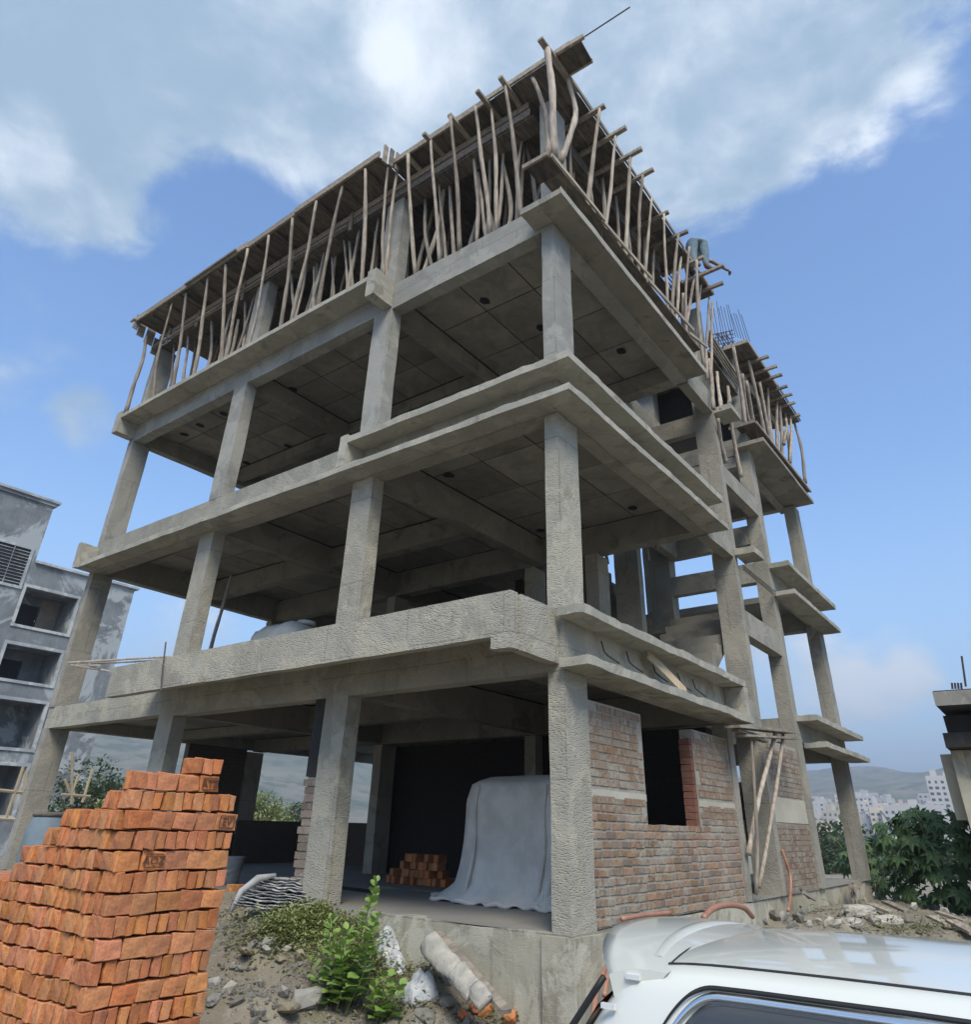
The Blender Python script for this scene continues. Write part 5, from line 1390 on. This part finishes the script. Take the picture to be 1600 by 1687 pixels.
# rubble at the right
random.seed(3)
for i, (u, v, sx, sy, sz_, rz, lab) in enumerate([(1418, 1503, .30, .15, .10, .2, 'upper hardened cement bag in the rubble below the right hand block'), (1462, 1520, .30, .15, .10, .1, 'lower hardened cement bag in the rubble below the right hand block'), (1405, 1520, .2, .12, .07, .5, 'small slumped cement bag left of the other two in the rubble')]):
    c = gat(u, v+6); tag(chunk('cement_bag', 'cement_bag', c+Vector((0, 0, sz_*.6)), sx, sy, sz_, 70+i, (0, 0, rz-1.0), amp=.12, sub=3), lab, 'cement bag')
for i, (a, b, w_, lab) in enumerate([((1408, 1490), (1400, 1458), .05, 'left of the timber offcuts leaning on the plinth'), ((1415, 1492), (1402, 1455), .05, 'middle one of the timber offcuts leaning on the plinth'), ((1430, 1488), (1412, 1455), .04, 'right one of the timber offcuts leaning on the plinth'), ((1408, 1464), (1418, 1452), .10, 'short pale board lying across the leaning timber offcuts'),
                                     ((1318, 1462), (1333, 1478), .05, 'upper short stick leaning on the plinth below the second brick wall'), ((1323, 1470), (1343, 1482), .04, 'lower short stick leaning on the plinth below the second brick wall')]):
    q = at(*b, 'y', -.08); p = gat(*a); p = at(*a, 'y', -.35)
    bm = bmesh.new(); add_plank(bm, p, q, w_, .03, (0, -1, .2)); bmesh.ops.recalc_face_normals(bm, faces=bm.faces); tag(obj('timber_offcut', bm, 'timber_plank'), lab, 'timber')
for i, (u, v) in enumerate([(1455, 1500), (1500, 1512), (1552, 1520), (1590, 1530), (1570, 1512), (1480, 1495)]):
    c = gat(u, v+8); bm = bmesh.new(); a_ = random.uniform(0, 3); d_ = Vector((cos(a_), sin(a_), .12))*random.uniform(.2, .4)
    add_plank(bm, c-d_+Vector((0, 0, .07)), c+d_+Vector((0, 0, .09)), random.uniform(.06, .2), .04); bmesh.ops.recalc_face_normals(bm, faces=bm.faces)
    tag(obj('broken_board', bm, 'timber_plank'), 'weathered broken board in the rubble before the big leaved shrub, %s from the left' % ORD[sorted([1455, 1500, 1552, 1590, 1570, 1480]).index(u)], 'board', 'broken boards before the shrub')
for i in range(26):
    u = 1235+i*14.2+random.uniform(-5, 5); c = gat(u, random.uniform(1497, 1530)); s = random.uniform(.05, .12)
    tag(chunk('stone', random.choice(('rock_grey', 'cement_bag', 'rock_grey')), c+Vector((0, 0, s*.3)), s*1.3, s, s*.6, 90+i, (random.random(), random.random(), random.random()*3), sub=1), 'angular stone in the rubble strip beyond the car roof, %s from the left' % ORD[i], 'stone', 'stones beyond the car roof')
# gravel as one mass
def gravel():
    bm = bmesh.new(); random.seed(2); n = 0
    base = [Vector(v) for v in ((1,0,0),(-1,0,0),(0,1,0),(0,-1,0),(0,0,1),(0,0,-1))]; F_ = ((0,2,4),(2,1,4),(1,3,4),(3,0,4),(2,0,5),(1,2,5),(3,1,5),(0,3,5))
    while n < 9000:
        zone = random.random()
        if zone < .62: x, y = random.uniform(-2.4, 0), random.uniform(-.2, 7)
        elif zone < .9: x, y = random.uniform(1.5, 13), random.uniform(-2.2, -.02)
        else: x, y = random.uniform(-4, 0), random.uniform(-1, 4)
        if noise.noise(Vector((x*1.3, y*1.3, 9)))+.25 < random.random()*.6: continue
        s = .007+.022*random.random()**3+(.035*random.random() if random.random() < .03 else 0); z = hgt(x, y)
        R_ = Matrix.Rotation(random.random()*6, 3, 'Z') @ Matrix.Rotation(random.random()*6, 3, 'X')
        vs = [bm.verts.new(Vector((x, y, z+s*.25))+R_ @ Vector((b_.x*s*random.uniform(.8, 1.4), b_.y*s*random.uniform(.7, 1.1), b_.z*s*random.uniform(.5, .9)))) for b_ in base]
        for f in F_: bm.faces.new([vs[i] for i in f])
        n += 1
    tag(obj('gravel', bm, 'rock_grey'), 'loose gravel and concrete crumbs scattered over the earth slopes', 'gravel', kind='stuff')
gravel()
# ================================================================== plants
def leaf(bm, p, d, up, l, w_, droop=.2):
    """folded pointed leaf, 4 faces"""
    d = d.normalized(); s = d.cross(up).normalized(); u = s.cross(d)
    a = p; t = p+d*l-u*droop*l; m1 = p+d*l*.35; m2 = p+d*l*.72-u*droop*l*.4
    c0 = bm.verts.new(a); c3 = bm.verts.new(t); cm1 = bm.verts.new(m1-u*.04*l); cm2 = bm.verts.new(m2-u*.03*l)
    for sg in (-1, 1):
        e1 = bm.verts.new(m1+s*sg*w_*.5+u*.06*l); e2 = bm.verts.new(m2+s*sg*w_*.42+u*.04*l)
        f = [(c0, e1, cm1), (cm1, e1, e2, cm2), (cm2, e2, c3)]
        for q in f: bm.faces.new(q if sg > 0 else q[::-1])
def leaf_mesh(l, w_, mat, seed):
    random.seed(seed); bm = bmesh.new(); d = Vector((1, 0, 0)); leaf(bm, Vector((0, 0, 0)), d, Vector((0, 0, 1)), l, w_, random.uniform(.05, .35)); return mesh_of('leaf', bm, mat, True)
def rot_to(d, up=Vector((0, 0, 1)), roll=0):
    x = d.normalized(); y = up.cross(x); y = y.normalized() if y.length > 1e-3 else Vector((0, 1, 0)); z = x.cross(y)
    return (Matrix((x, y, z)).transposed() @ Matrix.Rotation(roll, 3, 'X')).to_euler()
RL = []
for i in range(5):
    random.seed(i); bm = bmesh.new(); n = 9; l, w_ = .105, .088
    c = [bm.verts.new((l*t, 0, -.12*l*t*t-.0)) for t in (0, .33, .66, 1)]
    for sg in (-1, 1):
        e = [bm.verts.new((l*t, sg*w_/2*k, .010-.10*l*t)) for t, k in ((.12, .62), (.38, 1.0), (.66, .9), (.88, .45))]
        F4 = [(c[0], e[0], e[1], c[1]), (c[1], e[1], e[2], c[2]), (c[2], e[2], e[3], c[3])]
        for f in F4: bm.faces.new(f if sg < 0 else f[::-1])
    RL.append(mesh_of('leaf', bm, 'leaf_bright', True))
def round_leaf_plant(base, stems, lab, seed):
    random.seed(seed); root = empty('leafy_plant', base, lab, 'plant'); nl = 0
    for (dx, dy, h) in stems:
        p = Vector(base)+Vector((dx*.3, dy*.3, 0)); top = Vector(base)+Vector((dx, dy, h)); pts = [p.lerp(top, k/10)+Vector((.02*sin(k*.8+seed), .02*cos(k*.9), 0)) for k in range(11)]
        bm = bmesh.new(); add_tube(bm, pts, [.009-.0006*k for k in range(11)], 5); obj('stem', bm, 'stem', root)
        n = int(h/.036)
        for k in range(n):
            t = .12+.88*k/n; q = p.lerp(top, t); a = k*1.57+random.uniform(-.3, .3)
            for s in (0, pi):
                if nl > 290: break
                s_ = (1.15-.65*t**3)*random.uniform(.75, 1.15); el = .25+.9*t**4+random.uniform(-.2, .25)
                d = Vector((cos(a+s)*cos(el), sin(a+s)*cos(el), sin(el)))
                o = link('leaf', random.choice(RL), root, loc=q+d*.025-Vector(base), rot=rot_to(d, roll=random.uniform(-.5, .5))); o.scale = (s_,)*3; nl += 1
c = gat(560, 1672); c2_ = at(585, 1487, 'x', c.x+.1)
round_leaf_plant(c, [(-.06, .18, .68), (.03, .05, .60), (.12, -.18, .98), (-.12, .32, .36), (-.05, -.02, .50), (.05, -.30, .72)], 'bright green bushy plant with round leaves at the bottom middle', 4)
c = gat(632, 1690); round_leaf_plant(c, [(0, 0, .34), (.08, -.08, .28), (-.06, .1, .26)], 'low clump of round green leaves right of the tall leafy plant', 5)
def weeds(name, n, regions, lab, mats, lmin, lmax, seed, hmax=.10):
    random.seed(seed); bm = bmesh.new()
    for _ in range(n):
        u, v, su, sv = random.choice(regions); c = gat_c(random.gauss(u, su), random.gauss(v, sv))
        if c is None or c.x > .02 and c.y > -.02 and c.y < 11.2: continue
        h = random.random()**1.5*hmax; a = random.uniform(0, 2*pi); el = random.uniform(-.1, 1.0)
        l = random.uniform(lmin, lmax); leaf(bm, c+Vector((0, 0, h)), Vector((cos(a)*cos(el), sin(a)*cos(el), sin(el))), Vector((0, 0, 1)), l, l*random.uniform(.35, .6), random.uniform(0, .4))
    tag(obj(name, bm, mats, None, smooth=True), lab, 'weeds', kind='stuff')
GC = {}
def gat_c(u, v):
    k = (round(u/6), round(v/4))
    if k not in GC: GC[k] = gat(k[0]*6, k[1]*4)
    b = GC[k]; dx = random.uniform(-.12, .12); dy = random.uniform(-.12, .12); x, y = b.x+dx, b.y+dy
    return Vector((x, y, hgt(x, y)))
weeds('ground_weeds', 12500, [(560, 1500, 36, 12), (520, 1520, 40, 14), (590, 1495, 26, 10), (470, 1540, 26, 10), (500, 1530, 30, 14), (600, 1510, 22, 12), (540, 1560, 34, 20), (600, 1600, 30, 26)], 'low green creeping weeds covering the top of the mound', 'leaf_weed', .025, .055, 8, .13)
weeds('ground_weeds', 2600, [(690, 1612, 28, 12), (450, 1560, 34, 14), (640, 1660, 36, 14), (820, 1650, 18, 18), (830, 1670, 22, 10), (385, 1540, 10, 24), (730, 1590, 20, 10)], 'thin dry and green weeds dotted over the slope', 'leaf_dry', .02, .06, 9, .10)
weeds('ground_weeds', 1500, [(1330, 1485, 24, 8), (1020, 1590, 10, 20), (1500, 1535, 60, 6)], 'pale dry weeds at the foot of the right hand plinth', 'leaf_dry', .03, .08, 10, .14)
# palmate leaves of the castor shrub
def palm_leaf(seed, R_=.30):
    random.seed(seed); bm = bmesh.new(); n = 8; c = bm.verts.new((0, 0, 0)); pts = []
    for i in range(n):
        a = radians(-150+300*i/(n-1)); r = R_*(1-.35*abs(i-(n-1)/2)/((n-1)/2))*random.uniform(.9, 1.1)
        tip = bm.verts.new((cos(a)*r, sin(a)*r, -.30*r*r/R_)); w0 = .17*r
        l1 = bm.verts.new((cos(a)*r*.55-sin(a)*w0, sin(a)*r*.55+cos(a)*w0, -.05*r)); l0 = bm.verts.new((cos(a)*r*.55+sin(a)*w0, sin(a)*r*.55-cos(a)*w0, -.05*r)); mid = bm.verts.new((cos(a)*r*.5, sin(a)*r*.5, .02*r))
        pts.append((l0, tip, l1, mid))
    for i, (l0, tip, l1, mid) in enumerate(pts):
        bm.faces.new((mid, l0, tip)); bm.faces.new((mid, tip, l1))
        bm.faces.new((c, l0, mid)); bm.faces.new((c, mid, l1))
        if i < n-1: bm.faces.new((c, l1, pts[i+1][0]))
    return mesh_of('leaf', bm, 'leaf_dark', False)
PLM = [palm_leaf(i) for i in range(5)]
def castor(base, R_, H_, n, lab, seed, sc=1.0):
    random.seed(seed); root = empty('castor_shrub', base, lab, 'shrub'); base = Vector(base)
    for k in range(7):
        a = k*.9+seed; top = base+Vector((cos(a)*R_*.5, sin(a)*R_*.8, H_*random.uniform(.7, 1.0))); bm = bmesh.new(); add_tube(bm, [base+Vector((cos(a)*.1, sin(a)*.1, 0)), base.lerp(top, .5)+Vector((.06, 0, .1)), top], [.03, .02, .01], 6); obj('stem', bm, 'stem', root)
    for k in range(n):
        a = random.uniform(0, 2*pi); z = H_*(.06+.92*random.random()**.8); rr = R_*sqrt(max(.05, 1-(z/H_-.35)**2/.55))*random.uniform(.55, 1.05)*(1+.18*sin(a*3+seed))
        p = Vector((cos(a)*rr*.7, sin(a)*rr, z)); out = Vector((cos(a), sin(a), random.uniform(-.9, -.1)))
        nrm_ = Vector((cos(a)*.7, sin(a)*.7, .75)).normalized(); x = (out-nrm_*out.dot(nrm_)).normalized(); y = nrm_.cross(x)
        o = link('leaf', random.choice(PLM), root, loc=p, rot=(Matrix((x, y, nrm_)).transposed() @ Matrix.Rotation(random.uniform(-.5, .5), 3, 'X') @ Matrix.Rotation(random.uniform(-.4, .4), 3, 'Y')).to_euler()); s = random.uniform(.55, 1.15)*sc; o.scale = (s, s, s)
castor((12.6, -1.35, -.7), 1.3, 2.0, 290, 'large dark green castor shrub with broad palmate leaves right of the last column', 2)
castor((12.8, -2.9, -.7), 1.2, 1.50, 230, 'second castor shrub half hidden by the cream building at the right edge', 6)
castor((14.6, .5, -.6), .8, 1.35, 90, 'small castor plant seen behind the last free standing column', 9, .8)
# trees
def tree(name, base, H_, R_, lab, grp, seed, n=2600, lf=.12, mat='leaf_tree', cat='tree', z0=.35):
    random.seed(seed); root = empty(name, base, lab, cat, grp); base = Vector(base); bm = bmesh.new()
    add_tube(bm, [base, base+Vector((R_*.05, 0, H_*.3)), base+Vector((0, R_*.05, H_*.65))], [R_*.07, R_*.05, R_*.02], 8)
    cl = []
    for k in range(16):
        a = random.uniform(0, 2*pi); rr = R_*sqrt(random.random())*.75; z = H_*(z0+(.9-z0)*random.random()); sh = 1-.5*abs((z/H_-.6)/.5)
        c = base+Vector((cos(a)*rr*sh, sin(a)*rr*sh, z)); cl.append((c, R_*random.uniform(.24, .42)))
        add_tube(bm, [base+Vector((0, 0, H_*.3)), base.lerp(c, .6)+Vector((0, 0, H_*.12)), c], [R_*.03, R_*.02, R_*.008], 5)
    obj('trunk', bm, 'timber_dark', root)
    bm = bmesh.new()
    for _ in range(n):
        c, r = random.choice(cl); d = Vector((random.gauss(0, 1), random.gauss(0, 1), random.gauss(0, 1))).normalized(); p = c+Vector((d.x, d.y, d.z*.75))*r*random.random()**.35
        dd = (d+Vector((random.uniform(-.8, .8), random.uniform(-.8, .8), random.uniform(-.5, .5)))).normalized(); leaf(bm, p, dd, Vector((0, .1, 1)), lf*random.uniform(.7, 1.5), lf*.6, .2)
    obj('crown', bm, mat, root)
gx = lambda u, v, y: at(u, v, 'y', y)
for i, (u, y_, H_, R_, lab, m, lf) in enumerate([(135, 26, 4.0, 2.2, 'feathery olive green tree beyond the building, seen past the first left column', 'leaf_tree', .16), (198, 24, 2.9, 1.6, 'bright green tree top peeping over the brick stack', 'leaf_weed', .16), (165, 30, 3.4, 2.2, 'dim green tree between the two trees left of the brick stack', 'leaf_tree', .2),
                                                  (432, 34, 3.4, 2.2, 'rounded green tree low in the opening left of the second column', 'leaf_weed', .2), (470, 36, 3.1, 2.2, 'green tree low in the opening, nearest the second column', 'leaf_tree', .2), (410, 40, 2.9, 2.0, 'green tree at the left edge of the small opening', 'leaf_tree', .2)]):
    p = gx(u, 1370, y_); tree('tree', (p.x, p.y, -1.4), H_*1.05, R_, lab, 'trees beyond the building at the left', 60+i, 2200, lf, m)
for i in range(16):
    u = 1338+i*19; az = az_of(u, 1360); r = 45+18*((i*.618) % 1); H_ = (4.3 if u < 1420 else 3.0)+1.0*((i*.37) % 1)
    tree('tree', (CAM.x+r*cos(az), CAM.y+r*sin(az), -3.6), H_, 2.6, 'dark green valley tree below the distant town, %s from the left' % ORD[i], 'valley trees below the town', 80+i, 1500, .30)
# ================================================================== buildings left and right
LB = empty('plastered_building', (11, 38, -1.4), 'unfinished grey plastered apartment block with dark open balconies at the left', 'building')
k_ = 41.7/21.7
def wl(x18): return CAM.x+(x18-CAM.x)*k_
def hl_(z18): return CAM.z+(z18-CAM.z)*k_
YB = 38.0
x_r = wl(4.275); ztop = hl_(7.10); xt = wl(1.32); ztt = hl_(8.90)
ox0, ox1 = wl(1.30), wl(2.73); opens = [(hl_(5.38), hl_(6.42)), (hl_(3.98), hl_(4.87)), (hl_(2.35), hl_(3.5)), (hl_(.8), hl_(1.95))]
def fac(x0, x1, z0, z1, m='plaster_grey', y0=YB, y1=YB+.25, st=.8): return box('wall', m, LB, x0, x1, y0, y1, z0, z1, st, .01)
fac(ox1, x_r, -1.4, ztop)                                   # right pier
bx_ = wl(3.35)
zs = [-1.4]+[v for o_ in sorted(opens) for v in o_]+[ztop]
for a, b in zip(zs[0::2], zs[1::2]): fac(ox0, ox1-.002, a, b)
fac(-6, ox0-.002, -1.4, ztt)
fac(ox0, xt, ztop+.002, ztt)
fac(x_r-.25, x_r, -1.4, ztop-.01, 'plaster_pale', YB+.252, YB+11)
box('roof', 'plaster_grey', LB, -6, x_r-.26, YB+.26, YB+11, ztop-.5, ztop-.3, 4, 0); box('wall', 'plaster_grey', LB, -6, x_r-.3, YB+11, YB+11.2, -1.4, ztop-.6, 4, 0)
box('stair_head', 'plaster_grey', LB, -6, xt-.002, YB+.26, YB+5, ztop-.25, ztt-.01, 2, .01)
box('cornice', 'plaster_pale', LB, -6, xt+.25, YB-.22, YB+5.2, ztt, ztt+.14, 2, .01); box('cornice', 'plaster_grey', LB, -6, xt+.12, YB-.12, YB+5.1, ztt-.18, ztt-.002, 2, .01)
box('cornice', 'plaster_pale', LB, xt+.01, x_r+.2, YB-.18, YB+.5, ztop+.001, ztop+.13, 2, .01)
for i, (a, b) in enumerate(sorted(opens)):
    w0 = ox0; w1 = ox1
    for (x0, x1, z0, z1) in ((w0-.12, w1+.12, b-.02, b+.14), (w0-.12, w1+.12, a-.12, a+.02), (w0-.12, w0+.02, a+.02, b-.02), (w1-.02, w1+.12, a+.02, b-.02)):
        box('balcony_frame', 'plaster_pale', LB, x0, x1, YB-.07, YB+.1, z0, z1, 1, .008)
    # recess walls and dark doorway
    dx = w0+(w1-w0)*(.12 if i > 1 else .0); dw = (w1-w0)*(.52 if i > 1 else .45)
    box('recess_floor', 'plaster_grey', LB, w0, w1, YB+.26, YB+2.2, a-.1, a-.02, 2, 0); box('recess_ceiling', 'plaster_grey', LB, w0, w1, YB+.26, YB+2.2, b+.02, b+.1, 2, 0)
    box('recess_side', 'plaster_grey', LB, w1-.01, w1+.08, YB+.26, YB+2.2, a-.02, b+.02, 1, 0); box('recess_side', 'plaster_grey', LB, w0-.08, w0+.01, YB+.26, YB+2.2, a-.02, b+.02, 1, 0)
    box('recess_back', 'brick_shade' if i > 2 else 'plaster_grey', LB, w0, dx, YB+2.0, YB+2.2, a-.02, b+.02, 1, 0) if dx > w0+.01 else None
    box('recess_back', 'brick_wall_far' if i > 2 else 'plaster_grey', LB, dx+dw, w1, YB+2.0, YB+2.2, a-.02, b+.02, 1, 0)
    box('recess_back', 'plaster_grey', LB, dx+.002, dx+dw-.002, YB+2.0, YB+2.2, b-.42, b+.02, 1, 0)
    box('doorway', 'black_void', LB, dx, dx+dw, YB+2.25, YB+2.3, a-.02, b-.4, 9, 0)
for (x0, x1, z0, z1) in ((wl(-.6), wl(1.12), hl_(6.38), hl_(7.42)), (wl(-.5), wl(.25), hl_(4.9), hl_(5.7))):
    box('window', 'black_void', LB, x0, x1, YB-.03, YB-.01, z0, z1, 9, 0)
    for (a, b, c, d) in ((x0-.15, x1+.15, z1, z1+.14), (x0-.15, x1+.15, z0-.14, z0), (x1, x1+.14, z0, z1)): box('window_frame', 'plaster_pale', LB, a, b, YB-.09, YB-.012, c, d, 1, .006)
    z = z0+.12
    while z < z1-.05: box('grille_bar', 'plaster_grey', LB, x0, x1, YB-.06, YB-.035, z, z+.035, 9, 0); z += .17
    for k in range(1, 4): box('grille_bar', 'plaster_grey', LB, x0+(x1-x0)*k/4, x0+(x1-x0)*k/4+.04, YB-.075, YB-.062, z0, z1, 9, 0)
BP = empty('bamboo_frame', at(120, 1320, 'y', 22), 'thin pale bamboo poles tied in a star, standing beyond the left columns', 'bamboo')
for (a, b) in (((117, 1325), (119, 1240)), ((135, 1322), (152, 1267)), ((120, 1320), (106, 1284)), ((116, 1310), (130, 1275)), ((100, 1309), (148, 1312))):
    bm = bmesh.new(); add_tube(bm, [at(*a, 'y', 22), at(*b, 'y', 22)], .045, 6); obj('pole', bm, 'timber_pale', BP)
BP = empty('bamboo_frame', at(20, 1320, 'y', 30), 'bamboo props and cross rail before the plastered block at the left edge', 'bamboo')
for (a, b) in (((10, 1346), (38, 1263)), ((33, 1330), (44, 1270)), ((-10, 1301), (38, 1306)), ((-10, 1348), (24, 1350))):
    bm = bmesh.new(); add_tube(bm, [at(*a, 'y', 33), at(*b, 'y', 33)], .07, 6); obj('pole', bm, 'timber_pale', BP)
pp = gat(6, 1425); 
# right building
RB = empty('roadside_building', (10.5, -3.4, -.7), 'cream rendered building with dark projecting slabs cut off by the right edge', 'building')
box('canopy_slab', 'concrete_dark', RB, 10, 15, -6.5, -2.16, 2.98, 3.26, .4, .01)  # dark concrete throughout, lighter only on the front fascia
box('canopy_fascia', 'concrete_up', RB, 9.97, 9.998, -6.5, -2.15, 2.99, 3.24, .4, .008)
box('canopy_slab', 'concrete_dark', RB, 10.7, 15, -6.5, -2.16, 2.60, 2.90, .4, .01); box('canopy_slab', 'concrete_dark', RB, 10.4, 15, -6.5, -2.10, 2.30, 2.56, .4, .01); box('beam', 'concrete_dark', RB, 11.4, 11.7, -6.5, -2.3, 2.90, 2.976, .4, .0)
box('wall', 'plaster_cream', RB, 10.9, 16, -6.5, -2.18, -.9, 2.29, .6, .008)
box('pilaster', 'plaster_cream', RB, 10.78, 10.898, -2.33, -2.12, -.9, 2.28, .4, .006)
box('side_wing', 'plaster_cream', RB, 11.1, 14, -2.178, -1.90, 1.1, 2.25, .4, .01)
box('window_recess', 'black_void', RB, 10.86, 10.897, -2.52, -2.40, .55, 1.30, 9, 0); box('wall_graffiti', 'paint_graffiti', RB, 10.86, 10.896, -2.60, -2.53, .75, 1.05, 9, 0)
box('yellow_patch', 'paint_yellow', RB, 10.86, 10.898, -3.4, -2.62, .25, .95, .3, .004)
rods('rebar_row', 'rusty starter bars and one tall rod on the dark slab at the right edge', [[at(1592, 1131, 'x', 10.3), at(1585, 1081, 'x', 10.3)]]+[[at(1570+k*5, 1135, 'x', 10.4), at(1569+k*5, 1125, 'x', 10.4)] for k in range(4)], .02)
# bird on the cross beam
# ================================================================== haze
bm = bmesh.new(); bmesh.ops.create_cube(bm, size=1)
for v in bm.verts: v.co = Vector((v.co.x*9600, v.co.y*9600, (v.co.z+.5)*262-8))
hz = bpy.data.objects.new('haze', bpy.data.meshes.new('haze')); bm.to_mesh(hz.data); bm.free(); COL.objects.link(hz); hz['kind'] = 'stuff'; hz['label'] = 'thin blue grey haze over the valley and the distant hills'
hm = bpy.data.materials.new('haze'); hm.use_nodes = True; t = hm.node_tree; t.nodes.clear(); pv = N(t, 'ShaderNodeVolumePrincipled'); pv.inputs['Color'].default_value = (.80, .88, 1, 1); pv.inputs['Density'].default_value = .00075; pv.inputs['Anisotropy'].default_value = .2
ou = N(t, 'ShaderNodeOutputMaterial'); L(t, pv.outputs[0], ou.inputs['Volume']); hz.data.materials.append(hm)
